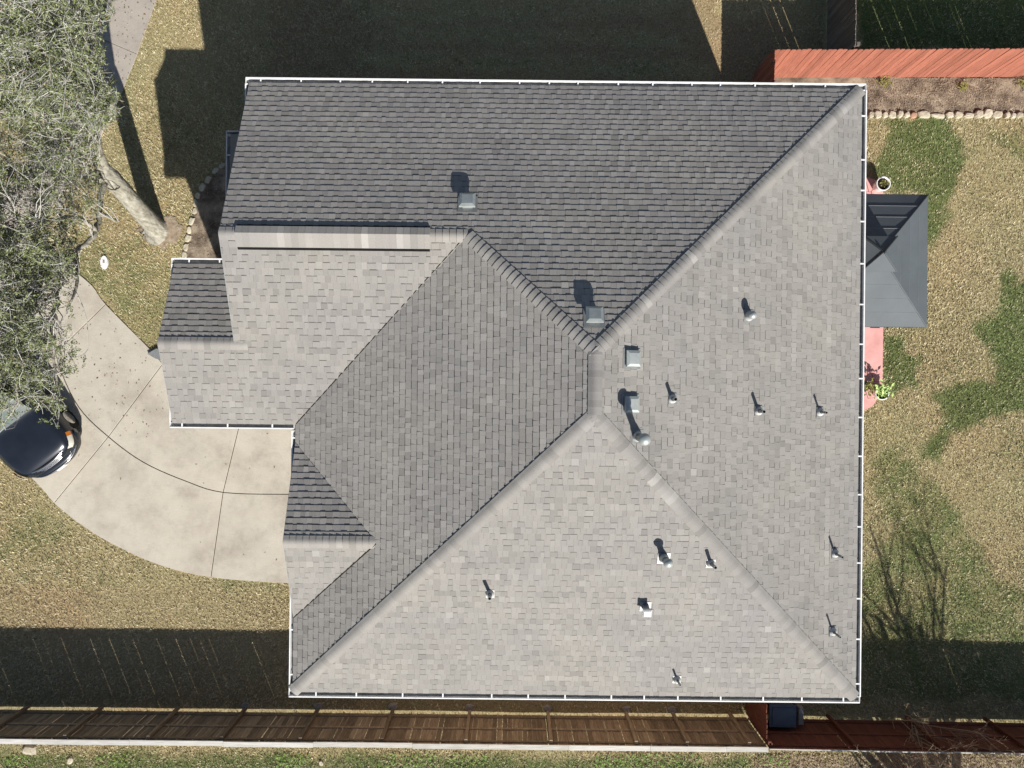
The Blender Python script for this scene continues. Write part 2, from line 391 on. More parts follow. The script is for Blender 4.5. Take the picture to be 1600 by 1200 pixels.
GREEN = [  # patches of live grass in the back and front lawn, ground pixels
    ([(1385, 185), (1470, 183), (1475, 190), (1505, 225), (1500, 260), (1492, 300), (1480, 325), (1450, 380), (1440, 370), (1445, 300), (1385, 290), (1365, 265), (1385, 220)], .95),
    ([(1545, 205), (1600, 200), (1600, 250), (1560, 232)], .55),
    ([(1448, 305), (1485, 310), (1478, 345), (1450, 390)], .8),
    ([(1379, 525), (1410, 520), (1412, 556), (1445, 555), (1428, 578), (1424, 610), (1400, 615), (1380, 608)], 1.0),
    ([(1560, 430), (1575, 420), (1590, 440), (1640, 430), (1640, 640), (1600, 640), (1550, 650), (1500, 670), (1480, 690), (1470, 715), (1440, 715), (1437, 700), (1475, 670), (1480, 640), (1455, 610), (1480, 605), (1520, 598), (1555, 602), (1562, 570), (1540, 540), (1520, 515), (1560, 495), (1575, 470)], .95),
    ([(1350, 725), (1400, 700), (1450, 740), (1500, 800), (1560, 900), (1640, 960), (1640, 1010), (1340, 1010), (1340, 900), (1400, 830)], .60),
    ([(1540, 700), (1640, 680), (1640, 770), (1600, 740)], .35),
    ([(120, 360), (230, 380), (270, 420), (262, 560), (230, 540), (165, 470), (120, 430)], .42),
    ([(0, 820), (60, 800), (120, 830), (40, 880), (0, 870)], .42),
    ([(330, 905), (440, 912), (450, 930), (380, 925)], .4),
    ([(500, -60), (1060, -60), (1060, 10), (900, 30), (760, 30), (560, 30)], .10),
    ([(560, 85), (760, 88), (900, 96), (1110, 104), (1110, 116), (860, 108), (560, 96)], .45),
    ([(620, 45), (900, 50), (1060, 58), (1060, 70), (860, 64), (620, 58)], .30),
    ([(1125, -20), (1280, -20), (1280, 40), (1125, 20)], .15),
    ([(1340, -40), (1700, -40), (1700, 80), (1340, 80)], .8),
    ([(-40, 1174), (1180, 1186), (1180, 1260), (-40, 1260)], .72),
    ([(1340, 1000), (1700, 1000), (1700, 1100), (1340, 1090)], .6),
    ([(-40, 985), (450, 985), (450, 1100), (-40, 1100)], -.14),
]
green_world = [(pl(p), v) for p, v in GREEN]
def green_at(x, y):
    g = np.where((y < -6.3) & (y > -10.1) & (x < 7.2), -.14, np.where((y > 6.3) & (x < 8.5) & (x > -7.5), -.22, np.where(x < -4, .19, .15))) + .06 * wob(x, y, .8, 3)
    for poly, v in green_world:
        i = inpoly(x, y, poly); d = distpoly(x, y, poly)
        s = np.clip(.5 + np.where(i, d, -d) / .50, 0, 1); s = s * s * (3 - 2 * s)
        g = np.maximum(g, g + (v - g) * s)
    return g

def wob(x, y, f, seed):
    return (np.sin(x * f + seed) * np.cos(y * f * 1.13 + seed * 2.1) + np.sin((x + y) * f * .61 + seed * 3.3) + np.sin((x - 1.7 * y) * f * .37 + seed)) / 3

def warp(x, y):
    return x + .14 * wob(x, y, 5, 1) + .10 * wob(x, y, 13, 2) + .05 * wob(x, y, 31, 4), y + .14 * wob(x, y, 4.4, 5) + .10 * wob(x, y, 12, 7) + .05 * wob(x, y, 29, 9)

def build_ground():
    xs = np.concatenate([[-400, -150, -60, -30], np.arange(-18, 18.01, .12), [30, 60, 150, 400]])
    ys = np.concatenate([[-400, -150, -60, -25], np.arange(-13.5, 13.51, .12), [25, 60, 150, 400]])
    X, Y = np.meshgrid(xs, ys); nx, ny = len(xs), len(ys)
    Z = wob(X, Y, 1.1, .4) * .012 + wob(X, Y, 5, 2) * .004
    inn = (np.abs(X) < 17) & (np.abs(Y) < 13); Z = np.where(inn, Z - .012, -.012)
    v = np.stack([X.ravel(), Y.ravel(), Z.ravel()], 1)
    i = np.arange(nx * ny).reshape(ny, nx)
    f = np.stack([i[:-1, :-1], i[:-1, 1:], i[1:, 1:], i[1:, :-1]], -1).reshape(-1, 4)
    me = bpy.data.meshes.new('ground'); me.from_pydata(v.tolist(), [], f.tolist()); me.materials.append(M['ground'])
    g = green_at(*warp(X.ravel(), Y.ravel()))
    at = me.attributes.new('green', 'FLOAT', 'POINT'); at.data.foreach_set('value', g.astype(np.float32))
    me.polygons.foreach_set('use_smooth', [True] * len(me.polygons)); me.update()
    o = link('ground', me, kind='structure'); o['label'] = 'dormant tan and green lawn ground around the house'
build_ground()

CELL = rng.uniform(-1, 1, (251, 241))
# grass blades
def build_grass(name, label, box, dens, exclude):
    (x0, y0), (x1, y1) = box; n = int((x1 - x0) * (y1 - y0) * dens)
    x = rng.uniform(x0, x1, n); y = rng.uniform(y0, y1, n)
    keep = np.ones(n, bool)
    for poly in exclude: keep &= ~inpoly(x, y, poly)
    px, py = proj(x, y, 0.0); keep &= (px > -30) & (px < 1630) & (py > -30) & (py < 1230)
    x = x[keep]; y = y[keep]; n = len(x)
    g = green_at(*warp(x, y))
    clump = .35 * wob(x, y, 9, 3) + .65 * (CELL[(np.floor(x / .065 + .8 * wob(x, y, 19, 2)).astype(int)) % 251, (np.floor(y / .065 + .8 * wob(y, x, 17, 6)).astype(int)) % 241])
    pr = np.clip(g + .30 * wob(x, y, 3.1, 4) * (.3 + g) + .16 * wob(x, y, 8.3, 2) + .10 * wob(x, y, 1.2, 7), .04, .90)
    isg = (rng.random(n) < pr).astype(np.float32)
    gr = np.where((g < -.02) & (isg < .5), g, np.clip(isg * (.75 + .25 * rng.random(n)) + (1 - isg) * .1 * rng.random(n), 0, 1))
    a = rng.uniform(0, 2 * np.pi, n); L = rng.uniform(.04, .09, n) * (.95 + .4 * clump); tilt = rng.uniform(.45, 1.35, n); w = rng.uniform(.006, .014, n)
    dx, dy = np.cos(a), np.sin(a); b = np.stack([x, y, np.full(n, -.012)], 1)
    s = np.stack([-dy * w, dx * w, np.zeros(n)], 1)
    tip = b + np.stack([dx * L * np.sin(tilt), dy * L * np.sin(tilt), L * np.cos(tilt) + .012], 1)
    v = np.stack([b - s, b + s, tip], 1).reshape(-1, 3)
    tone = np.clip(rng.normal(.52, .19, n) + .26 * clump, 0, 1)
    me = np_mesh(name, v, 3, M['blade'], tone, gr)
    return link(name, me, kind='stuff', label=label)
_b = P(245, 358)
EXC = [[(_b.x + .12 + .5 * math.cos(k * .5), _b.y - .05 + .4 * math.sin(k * .5)) for k in range(13)], drive_poly, sw_poly, patio_poly, bedn_poly, bedw_poly, house_poly]
build_grass('grass', 'short tan winter grass of the front lawn beside the driveway', ((-16, -10.0), (-4.4, 13)), 950, EXC)
build_grass('grass', 'dark shaded grass of the side yard above the long eave', ((-4.4, 6.4), (9.4, 13)), 380, EXC)
build_grass('grass', 'tan back lawn grass with green patches beside the patio', ((6.9, -10.0), (16.5, 9)), 950, EXC)
build_grass('grass', 'shaded green grass behind the red picket fence', ((9.5, 9.5), (16.5, 13)), 500, EXC)
build_grass('grass', 'narrow weedy grass strip outside the long wooden fence', ((-16, -13), (16.5, -10.12)), 900, EXC)
build_grass('grass', 'thin shaded grass between the house wall and the brown fence', ((-4.4, -10.0), (6.9, -6.7)), 300, EXC)

# ------------------------------------------------------------------ DRIVEWAY
def between(curve_a, curve_b, pa0, pa1, pb0, pb1):
    """slab outline: run of curve a from near pa0 to pa1, back along curve b"""
    def run(c, p, q):
        i = min(range(len(c)), key=lambda k: (c[k][0] - p[0]) ** 2 + (c[k][1] - p[1]) ** 2)
        j = min(range(len(c)), key=lambda k: (c[k][0] - q[0]) ** 2 + (c[k][1] - q[1]) ** 2)
        mid = [c[k] for k in range(i + 1, j)] if j > i else []
        mid = [m for m in mid if (m[0] - p[0]) ** 2 + (m[1] - p[1]) ** 2 > 60 and (m[0] - q[0]) ** 2 + (m[1] - q[1]) ** 2 > 60]
        return [p] + mid + [q]
    return run(curve_a, pa0, pa1) + run(curve_b, pb0, pb1)[::-1]

def shrink(poly, d):
    """inset a simple polygon by d (world metres)"""
    n = len(poly); a = sum(poly[i][0] * poly[(i + 1) % n][1] - poly[(i + 1) % n][0] * poly[i][1] for i in range(n))
    if a < 0: poly = poly[::-1]
    out = []
    for i in range(n):
        p0 = Vector(poly[i - 1]); p1 = Vector(poly[i]); p2 = Vector(poly[(i + 1) % n])
        e1 = (p1 - p0).normalized(); e2 = (p2 - p1).normalized()
        n1 = Vector((-e1.y, e1.x)); n2 = Vector((-e2.y, e2.x)); m = (n1 + n2)
        m = m.normalized() if m.length > 1e-6 else n1
        k = d / max(.35, m.dot(n1)); out.append(tuple(p1 + m * k))
    return out

def slab_obj(poly, parent, mat, top=.035, gap=.0105, name='slab'):
    mb = MB(); q = shrink(poly, gap); q2 = shrink(poly, gap + .006); n = len(q)
    vs = [(x, y, -.12) for x, y in q] + [(x, y, top - .010) for x, y in q] + [(x, y, top) for x, y in q2]
    fs = [(i, (i + 1) % n, n + (i + 1) % n, n + i) for i in range(n)] + [(n + i, n + (i + 1) % n, 2 * n + (i + 1) % n, 2 * n + i) for i in range(n)] + [tuple(range(2 * n, 3 * n))]
    mb.add(vs, fs); return mb.obj(name, mat, parent)

drv = thing('driveway', None, None, (0, 0, 0)); drv['kind'] = 'structure'; drv['label'] = 'curved pale concrete driveway sweeping to the garage'
mb = MB(); mb.prism([tuple(p) for p in shrink(drive_poly, .03)], -.10, .012); mb.obj('joint_filler', M['soil'], drv)
for nm in (
    between(DRIVE_N, DRIVE_M, (-115, 323), (166, 475), (-115, 440), (88, 552)),
    between(DRIVE_N, DRIVE_M, (166, 475), (255, 568), (88, 552), (170, 682)),
    between(DRIVE_N, DRIVE_M, (255, 568), (385, 620), (170, 682), (349, 769)),
    between(DRIVE_N, DRIVE_M, (385, 620), (558, 640), (349, 769), (558, 772)),
    between(DRIVE_M, DRIVE_S, (-115, 440), (88, 552), (-115, 604), (-20, 678)),
    between(DRIVE_M, DRIVE_S, (88, 552), (170, 682), (-20, 678), (85, 786)),
    between(DRIVE_M, DRIVE_S, (170, 682), (349, 769), (85, 786), (330, 902)),
    between(DRIVE_M, DRIVE_S, (349, 769), (558, 772), (330, 902), (558, 912))):
    slab_obj(pl(nm), drv, M['concrete'])
sw = thing('sidewalk', None, None); sw['kind'] = 'structure'; sw['label'] = 'curved grey sidewalk running under the oak tree'
def lerp2(a, b, t): return (a[0] + (b[0] - a[0]) * t, a[1] + (b[1] - a[1]) * t)
def polyat(c, t):
    k = t * (len(c) - 1); i = min(int(k), len(c) - 2); return lerp2(c[i], c[i + 1], k - i)
for i in range(7):
    a, b = i / 7, (i + 1) / 7; mdl = (a + b) / 2
    q = [polyat(SW_R, a), polyat(SW_R, mdl), polyat(SW_R, b), polyat(SW_L, b), polyat(SW_L, mdl), polyat(SW_L, a)]
    slab_obj(pl(q), sw, M['sidewalk'], .022, .006)

# patio
pat = thing('patio', None, None); pat['kind'] = 'structure'; pat['label'] = 'red painted concrete patio along the back wall'
mb = MB(); mb.prism(shrink(patio_poly, .02), -.08, .035); mb.obj('joint_filler', M['soil'], pat)
for q in ([(1200, 271), (1350, 277), (1356, 300), (1200, 300)], [(1350, 277), (1366, 281), (1370, 286), (1360, 300), (1356, 300)], [(1370, 286), (1378, 296), (1381, 312), (1381, 320), (1362, 304), (1360, 300)],
          [(1200, 300), (1360, 300), (1364, 322), (1368, 420), (1200, 420)], [(1360, 300), (1381, 320), (1380, 420), (1368, 420), (1364, 322)],
          [(1200, 420), (1380, 420), (1379, 520), (1378, 595), (1366, 597), (1352, 565), (1200, 560)],
          [(1200, 560), (1352, 565), (1366, 597), (1367, 621), (1355, 622), (1350, 608), (1200, 606)], [(1366, 597), (1378, 595), (1374, 618), (1367, 621)],
          [(1200, 606), (1350, 608), (1355, 622), (1372, 620), (1362, 635), (1345, 643), (1200, 645)]):
    slab_obj(pl(q), pat, M['patio'], .055, .005)

# planting beds
def bed(poly, label):
    mb = MB(); xs = [p[0] for p in poly]; ys = [p[1] for p in poly]; st = .12
    gx = np.arange(min(xs), max(xs), st); gy = np.arange(min(ys), max(ys), st)
    for a in gx:
        for b in gy:
            if inpoly(np.array([a + st / 2]), np.array([b + st / 2]), poly)[0]:
                h = lambda u, v: .018 + .018 * float(wob(np.array([u]), np.array([v]), 3, 2)[0]) + .012 * float(wob(np.array([u]), np.array([v]), 13, 5)[0])
                mb.add([(a, b, h(a, b)), (a + st, b, h(a + st, b)), (a + st, b + st, h(a + st, b + st)), (a, b + st, h(a, b + st))], [(0, 1, 2, 3)])
    o = mb.obj('planting_bed', M['mulch']); o['kind'] = 'structure'; o['label'] = label
bed([(7.6, 8.28), (17, 8.42), (17, 9.45), (7.6, 9.45)], 'bare mulched planting bed under the red fence')
bed(bedw_poly, 'mulched planting bed at the front wall')

def rock_mesh(name, mat, w, d, h, seed, n=9):
    r = random.Random(seed); mb = MB(); vs = []
    for ring, (sc_, z) in enumerate(((1.0, -.05), (1.03, h * .55), (.82, h * .93), (.4, h))):
        for j in range(n):
            a = 2 * math.pi * j / n
            rr = [random.Random(seed * 31 + j).uniform(.82, 1.12), 1][0]
            sq = 1 / max(abs(math.cos(a)), abs(math.sin(a))) ** .55
            vs.append((w / 2 * math.cos(a) * rr * sq * sc_, d / 2 * math.sin(a) * rr * sq * sc_, z + r.uniform(-.006, .006)))
    fs = []
    for i in range(3):
        for j in range(n): fs.append((i * n + j, i * n + (j + 1) % n, (i + 1) * n + (j + 1) % n, (i + 1) * n + j))
    fs.append(tuple(3 * n + j for j in range(n)))
    mb.add(vs, fs); return mb.mesh(name, mat, False)

edge = thing('stone_edging', 'row of cream limestone edging stones along the back planting bed', 'stone edging', P(1480, 181))
x = 1355.0; k = 0
ws = [9, 12, 9, 13, 9, 10, 11, 20, 23, 12, 14, 17, 13, 14, 17, 9, 8, 11, 13, 12, 10, 14]
while x < 1640:
    w = ws[k % len(ws)]; hh = [10, 12, 9, 12, 11, 8, 9, 11, 7, 10, 10, 8, 12, 15, 12, 9, 8, 8, 10, 9, 11, 10][k % 22]
    y = 185.5 - .0 * x - hh / 2 + rnd.uniform(-.5, .5)
    me = rock_mesh('stone', M['stone_red'] if k == 6 else M['stone'], w * .0190, hh * .0195, rnd.uniform(.07, .13), 100 + k)
    o = bpy.data.objects.new('stone', me); col.objects.link(o); o.parent = edge
    p = P(x + w / 2, y, 0); o.location = (p.x - edge.location.x, p.y - edge.location.y, 0); o.rotation_euler.z = rnd.uniform(-.12, .12)
    if k == 6: o['label'] = 'rusty brown stone'
    x += w + .6; k += 1
edge2 = thing('stone_edging', 'curved row of flat edging stones round the front wall bed', 'stone edging', P(305, 340))
for k, (a, b, w, d, rz) in enumerate([(348, 259, 13, 7, .5), (337, 267, 12, 7, .7), (326, 281, 13, 8, 1.0), (317, 293, 12, 9, 1.1), (310, 306, 10, 8, 1.2), (306, 318, 12, 7, 1.5), (305, 330, 11, 7, 1.6),
                                      (300, 346, 13, 8, 1.2), (296, 360, 12, 7, 1.5), (294, 373, 13, 9, 1.2), (291, 387, 12, 8, 1.5), (289, 399, 12, 8, 1.5), (288, 411, 9, 8, 1.7)]):
    me = rock_mesh('stone', M['stone'], w * .0195, d * .0195, rnd.uniform(.05, .08), 300 + k)
    o = bpy.data.objects.new('stone', me); col.objects.link(o); o.parent = edge2; p = P(a, b)
    o.location = (p.x - edge2.location.x, p.y - edge2.location.y, 0); o.rotation_euler.z = rz

# ------------------------------------------------------------------ HOUSE
house = thing('house', 'two storey house with grey shingled hip roof and white gutters', 'house', (0, 0, 0))
mb = MB()
mb.prism([(7.5, 6.42), (7.5, -6.68), (-4.5, -6.68), (-4.5, -.7), (-7.25, -.7), (-7.25, 2.2), (-5.6, 2.2), (-5.6, 6.42)], -.1, ZE - .12)
# gables
def gable(x, ya, yb, yr, za, zr): mb.add([(x - .12, ya, za), (x - .12, yb, za), (x - .12, yr, zr), (x + .12, ya, za), (x + .12, yb, za), (x + .12, yr, zr)], [(0, 2, 1), (3, 4, 5), (0, 3, 5, 2), (1, 2, 5, 4), (0, 1, 4, 3)])
gable(-5.48, 6.42, -.7, YJ, ZE - .12, ZJ - .10); gable(-7.13, 2.2, -.7, YGR, ZE - .12, ZGR - .10); gable(-4.38, -1.6, -5.1, YB, ZE - .12, ZB - .1)
mb.obj('wall', M['brick'], house)
mb = MB()   # soffit sheet
mb.prism([(XE, YN), (XE, YS), (XW, YS), (XW, YGS), (XGG, YGS), (XGG, YGN), (XG, YGN), (XG, YN)], ZE - .11, ZE - .05)
mb.obj('soffit', M['door'], house)
for yy, w in ((-2.5, 2.6), (-5.2, 2.6)):
    mb = MB(); mb.box((-4.53, yy, 1.1), (.06, w, 2.2)); d = mb.obj('garage_door', M['door'], house)
    for q in range(4):
        mb = MB(); mb.box((-4.57, yy, .28 + q * .54), (.03, w - .1, .48)); mb.obj('panel', M['door'], d)
for (xx, yy, zz, sx, sy) in ((7.51, 2.0, 4.2, .08, 1.2), (7.51, -2.5, 4.2, .08, 1.2), (7.51, -5.2, 1.6, .08, 1.2), (7.51, 5.4, 1.6, .08, 1.0), (1.0, -6.69, 4.2, 1.0, .08), (4.5, -6.69, 4.2, 1.0, .08), (-2.0, 6.43, 4.2, 1.0, .08), (3.0, 6.43, 4.2, 1.0, .08), (-7.26, .75, 4.2, .08, 1.2), (-4.51, -3.4, 4.3, .08, 1.3)):
    mb = MB(); mb.box((xx, yy, zz), (sx + .02, sy + .02, 1.4)); w = mb.obj('window', M['door'], house)
    mb = MB(); mb.box((xx, yy, zz), (sx + .05 if sx < sy else sx - .12, sy + .05 if sy < sx else sy - .12, 1.26)); mb.obj('pane', M['glass'], w)

roof_mb = MB()
def deck(pts, th=.06):
    n = len(pts); v = [Vector(p) for p in pts]
    nn = (v[1] - v[0]).cross(v[2] - v[0])
    if nn.z < 0: v = v[::-1]
    roof_mb.add([p - Vector((0, 0, .004)) for p in v] + [p - Vector((0, 0, th)) for p in v], [tuple(range(n)), tuple(range(2 * n - 1, n - 1, -1))] + [(i, n + i, n + (i + 1) % n, (i + 1) % n) for i in range(n)], .2)

SL = {}
SL['E'] = [(XE, YN, ZE), (XR, YRN, ZA), (XR, YRS, ZA), (XE, YS, ZE)]
SL['N'] = [(XE, YN, ZE), (XJ, YN, ZE), (XJ, YJ, ZJ), (XR, YRN, ZA)]
SL['N2'] = [(XJ, YN, ZE), (XG, YN, ZE), (XG, YJ, ZJ), (XJ, YJ, ZJ)]
SL['W'] = [(XR, YRN, ZA), (XJ, YJ, ZJ), (XW, YGS, ZE), (XW, YS, ZE), (XR, YRS, ZA)]
SL['S'] = [(XR, YRS, ZA), (XW, YS, ZE), (XE, YS, ZE)]
SL['G1'] = [(XJ, YJ, ZJ), (XG, YJ, ZJ), (XG, YGS, ZE), (XW, YGS, ZE)]
SL['G2'] = [(XG, YGR, ZGR), (XGG, YGR, ZGR), (XGG, YGS, ZE), (XG, YGS, ZE)]
SL['GN'] = [(-5.62, YGR, ZGR), (-5.62, YGN, ZE), (XGG, YGN, ZE), (XGG, YGR, ZGR)]
SL['BN'] = [(XW, YB, ZB), (XB, YB, ZB), (XW, YBN, ZE)]
SL['BS'] = [(XW, YB, ZB), (XW, YBS, ZE), (XB, YB, ZB)]
for k, p in SL.items():
    lift = .012 if k[0] == 'B' else 0
    deck([(a, b, c + lift) for a, b, c in p])
roof = roof_mb.obj('roof', M['shingle'], house)

def clip(poly, cx):
    """Sutherland-Hodgman against a convex polygon (ccw)"""
    out = poly
    for i in range(len(cx)):
        ax, ay = cx[i]; bx, by = cx[(i + 1) % len(cx)]; ex, ey = bx - ax, by - ay
        inp = out; out = []
        if not inp: return []
        for j in range(len(inp)):
            p = inp[j - 1]; q = inp[j]
            dp = ex * (p[1] - ay) - ey * (p[0] - ax); dq = ex * (q[1] - ay) - ey * (q[0] - ax)
            if dq >= 0:
                if dp < 0: t = dp / (dp - dq); out.append((p[0] + (q[0] - p[0]) * t, p[1] + (q[1] - p[1]) * t))
                out.append(q)
            elif dp >= 0:
                t = dp / (dp - dq); out.append((p[0] + (q[0] - p[0]) * t, p[1] + (q[1] - p[1]) * t))
    return out

EXPO = .143
bands = []
tabs = []     # (score, verts, faces, tone)
def shingle_slope(key, seed, origin_eave=None, lift=0.0, hide=None):
    pts = [Vector(p) for p in SL[key]]
    nrm = (pts[1] - pts[0]).cross(pts[2] - pts[0]).normalized()
    if nrm.z < 0: nrm = -nrm
    u = Vector((0, 0, 1)).cross(nrm).normalized(); v = nrm.cross(u).normalized()
    if v.z < 0: v = -v; u = -u
    O = Vector(origin_eave) if origin_eave else min(pts, key=lambda p: p.z)
    uv = [((p - O).dot(u), (p - O).dot(v)) for p in pts]
    a = sum(uv[i][0] * uv[(i + 1) % len(uv)][1] - uv[(i + 1) % len(uv)][0] * uv[i][1] for i in range(len(uv)))
    if a < 0: uv = uv[::-1]
    u0, u1 = min(p[0] for p in uv), max(p[0] for p in uv); v1 = max(p[1] for p in uv)
    r = random.Random(seed); nrow = int(v1 / EXPO) + 1
    for k in range(nrow + 1):
        va = k * EXPO - .02; vb = (k + 1) * EXPO + .006 - .02
        x = -20.0 + r.uniform(0, .3); thick = r.random() < .5; ct = r.uniform(-.06, .06); sh = r.gauss(0, .1)
        left = 0
        while x < 20.0:
            w = r.uniform(.09, .165) if thick else r.uniform(.085, .19)
            thick_now = thick; thick = not thick if r.random() < .85 else thick
            left -= w
            if left <= 0: sh = r.gauss(0, .055); left = r.uniform(.6, 1.0)
            tn = min(1, max(0, .47 + r.gauss(0, .105) + ct + sh - (.06 if not thick_now else -.04)))
            th = (.0165 if thick_now else .0105) + r.uniform(-.001, .0015)
            bx0, bx1 = x, x + w - .002; x += w
            if bx1 < u0 or bx0 > u1: continue
            q = clip([(bx0, va + r.uniform(-.003, .003)), (bx1, va + r.uniform(-.003, .003)), (bx1, vb), (bx0, vb)], uv)
            if len(q) < 3: continue
            ar = abs(sum(q[i][0] * q[(i + 1) % len(q)][1] - q[(i + 1) % len(q)][0] * q[i][1] for i in range(len(q)))) / 2
            if ar < 2e-4: continue
            def zz(p): return .001 + th * max(0, min(1, (vb - p[1]) / (vb - va)))
            tn = max(.12, tn)
            top = [O + u * p[0] + v * p[1] + nrm * (zz(p) + lift) for p in q]
            bot = [O + u * p[0] + v * p[1] + nrm * (lift - .002) for p in q]
            c = sum(top, Vector()) / len(top)
            if hide and inpoly(np.array([c.x]), np.array([c.y]), hide)[0]: continue
            n = len(q)
            fs = [tuple(range(n))] + [(i, n + i, n + (i + 1) % n, (i + 1) % n) for i in range(n)]
            d = Vector((c.x, c.y, c.z - ZC)); area = ar * abs(nrm.dot(d.normalized())) / d.length_squared
            tabs.append((area, top + bot, fs, tn))
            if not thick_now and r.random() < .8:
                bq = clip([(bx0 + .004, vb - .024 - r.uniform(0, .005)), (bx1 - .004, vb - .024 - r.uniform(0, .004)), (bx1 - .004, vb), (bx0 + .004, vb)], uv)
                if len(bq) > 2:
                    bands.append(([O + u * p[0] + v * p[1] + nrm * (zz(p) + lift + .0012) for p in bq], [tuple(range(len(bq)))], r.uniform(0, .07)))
shingle_slope('E', 1); shingle_slope('N', 2, (XE, YN, ZE)); shingle_slope('N2', 2, (XE, YN, ZE))
shingle_slope('W', 3, hide=[(XW - .1, YBN - .12), (XB - .16, YB), (XW - .1, YBS + .12)])
shingle_slope('S', 4); shingle_slope('G1', 5, (XG, YGS, ZE)); shingle_slope('G2', 5, (XG, YGS, ZE))
shingle_slope('GN', 6); shingle_slope('BN', 7, lift=.012); shingle_slope('BS', 8, lift=.012)
order = sorted(range(len(tabs)), key=lambda i: -tabs[i][0]); single = set(order[:300])
rest = MB()
for i, (s_, vs, fs, tn) in enumerate(tabs):
    if i in single:
        m1 = MB(); m1.add(vs, fs, tn); m1.obj('shingle', M['shingle'], roof)
    else: rest.add(vs, fs, tn)
for b_ in bands: rest.add(*b_)
rest.obj('shingle_field', M['shingle'], roof, kind='stuff')

# ridge and hip caps
def caps(a, b, na, nb, seed, half=.145, lift=.010, step=.142):
    """from low end a to high end b, na/nb unit vectors lying in the two slopes away from the line"""
    a = Vector(a); b = Vector(b); d = (b - a); L = d.length; d.normalize(); na = Vector(na).normalized(); nb = Vector(nb).normalized()
    r = random.Random(seed); k = 0; s = 0.0
    up = (-(na + nb)); up = up.normalized() if up.length > 1e-4 else Vector((0, 0, 1))
    if up.z < 0: up = -up
    while s < L - .02:
        e = min(s + step + .012, L); th0 = .021 + r.uniform(0, .004); th1 = .005
        mb = MB(); vs = []
        for q, th in ((s, th0), (e, th1)):
            base = a + d * q
            prof = [(-1, half), (-1, half * .6), (-1, .05), (0, 0), (1, .05), (1, half * .6), (1, half)]
            for sd, w in prof:
                dirv = na if sd < 0 else nb
                p = base + (dirv * w if sd else Vector()) + up * (lift + th + (.003 if w < .06 and sd else 0) - (.008 if sd == 0 else 0))
                vs.append(p)
            for sd, w in ((-1, half), (1, half)):
                vs.append(base + (na if sd < 0 else nb) * w + up * (lift - .004))
        n = 9; fs = [(j, j + 1, n + j + 1, n + j) for j in range(6)]
        fe = [(7, 0, n, n + 7), (6, 8, n + 8, n + 6), (7, 8, 6, 5, 4, 3, 2, 1, 0)]
        tn = min(1, max(.12, .50 + r.gauss(0, .14) + (.3 if r.random() < .05 else 0)))
        mb.add(vs, fs, tn)
        for fc in fe: mb.add([vs[q_] for q_ in fc], [tuple(range(len(fc)))], tn)
        mb.obj('ridge_cap', M['shingle'], roof, smooth=True); s += step; k += 1

def inplane(line_d, nrm, toward):
    """unit vector in the plane with normal nrm, square to the line, pointing toward 'toward'"""
    w = Vector(nrm).cross(Vector(line_d)).normalized()
    return w if w.dot(Vector(toward)) > 0 else -w
def nrm_of(key):
    p = [Vector(q) for q in SL[key]]; n = (p[1] - p[0]).cross(p[2] - p[0]).normalized(); return n if n.z > 0 else -n
def hip(a, b, ka, kb, seed, lift=.012):
    d = Vector(b) - Vector(a)
    ca = sum((Vector(q) for q in SL[ka]), Vector()) / len(SL[ka]) - Vector(a); cb = sum((Vector(q) for q in SL[kb]), Vector()) / len(SL[kb]) - Vector(a)
    caps(a, b, inplane(d, nrm_of(ka), ca), inplane(d, nrm_of(kb), cb), seed, lift=lift)
hip((XE, YN, ZE), (XR, YRN, ZA), 'N', 'E', 21)
hip((XE, YS, ZE), (XR, YRS, ZA), 'S', 'E', 22)
hip((XW, YS, ZE), (XR, YRS, ZA), 'W', 'S', 23)
hip((XJ, YJ, ZJ), (XR, YRN, ZA), 'W', 'N', 24)
hip((XR, YRS, ZA + .006), (XR, YRN, ZA + .006), 'W', 'E', 25)
hip((XG, YJ, ZJ), (XJ, YJ, ZJ), 'G1', 'N2', 26)
hip((XGG, YGR, ZGR), (-5.7, YGR, ZGR), 'G2', 'GN', 27)
hip((XW, YB, ZB + .012), (XB, YB, ZB + .012), 'BS', 'BN', 28)

# ridge vent on the wing ridge
rvx0 = P(368, 358, ZJ).x; rvx1 = P(672, 360, ZJ).x
rv = MB()
for q, (sd, w) in enumerate((('G1', .27), ('N', .15))):
    n = nrm_of(sd); dv = inplane((1, 0, 0), n, (0, -1, 0) if q == 0 else (0, 1, 0))
    A = Vector((rvx0, YJ, ZJ)); B = Vector((rvx1, YJ, ZJ)); up = n * .050; lo = n * .040
    rv.add([A + Vector((0, 0, .055)), B + Vector((0, 0, .055)), B + dv * w + up, A + dv * w + up, A + Vector((0, 0, .03)), B + Vector((0, 0, .03)), B + dv * w + n * .032, A + dv * w + n * .032],
           [(0, 1, 2, 3), (7, 6, 5, 4), (3, 2, 6, 7), (0, 3, 7, 4), (1, 5, 6, 2)], .7)
rvo = rv.obj('ridge_vent', M['shingle'], house)
mb = MB()
for q, (sd, w) in enumerate((('G1', .23), ('N', .10))):
    n = nrm_of(sd); dv = inplane((1, 0, 0), n, (0, -1, 0) if q == 0 else (0, 1, 0))
    A = Vector((rvx0 + .01, YJ, ZJ)); B = Vector((rvx1 - .01, YJ, ZJ))
    mb.add([A + dv * (w + .02) + n * .030, B + dv * (w + .02) + n * .030, B + dv * (w + .10) + n * .018, A + dv * (w + .10) + n * .018, B + dv * (w + .10), A + dv * (w + .10)], [(0, 1, 2, 3), (3, 2, 4, 5)])
mb.obj('vent_slot', M['black'], rvo)
r_ = random.Random(77); s = rvx0 + .002
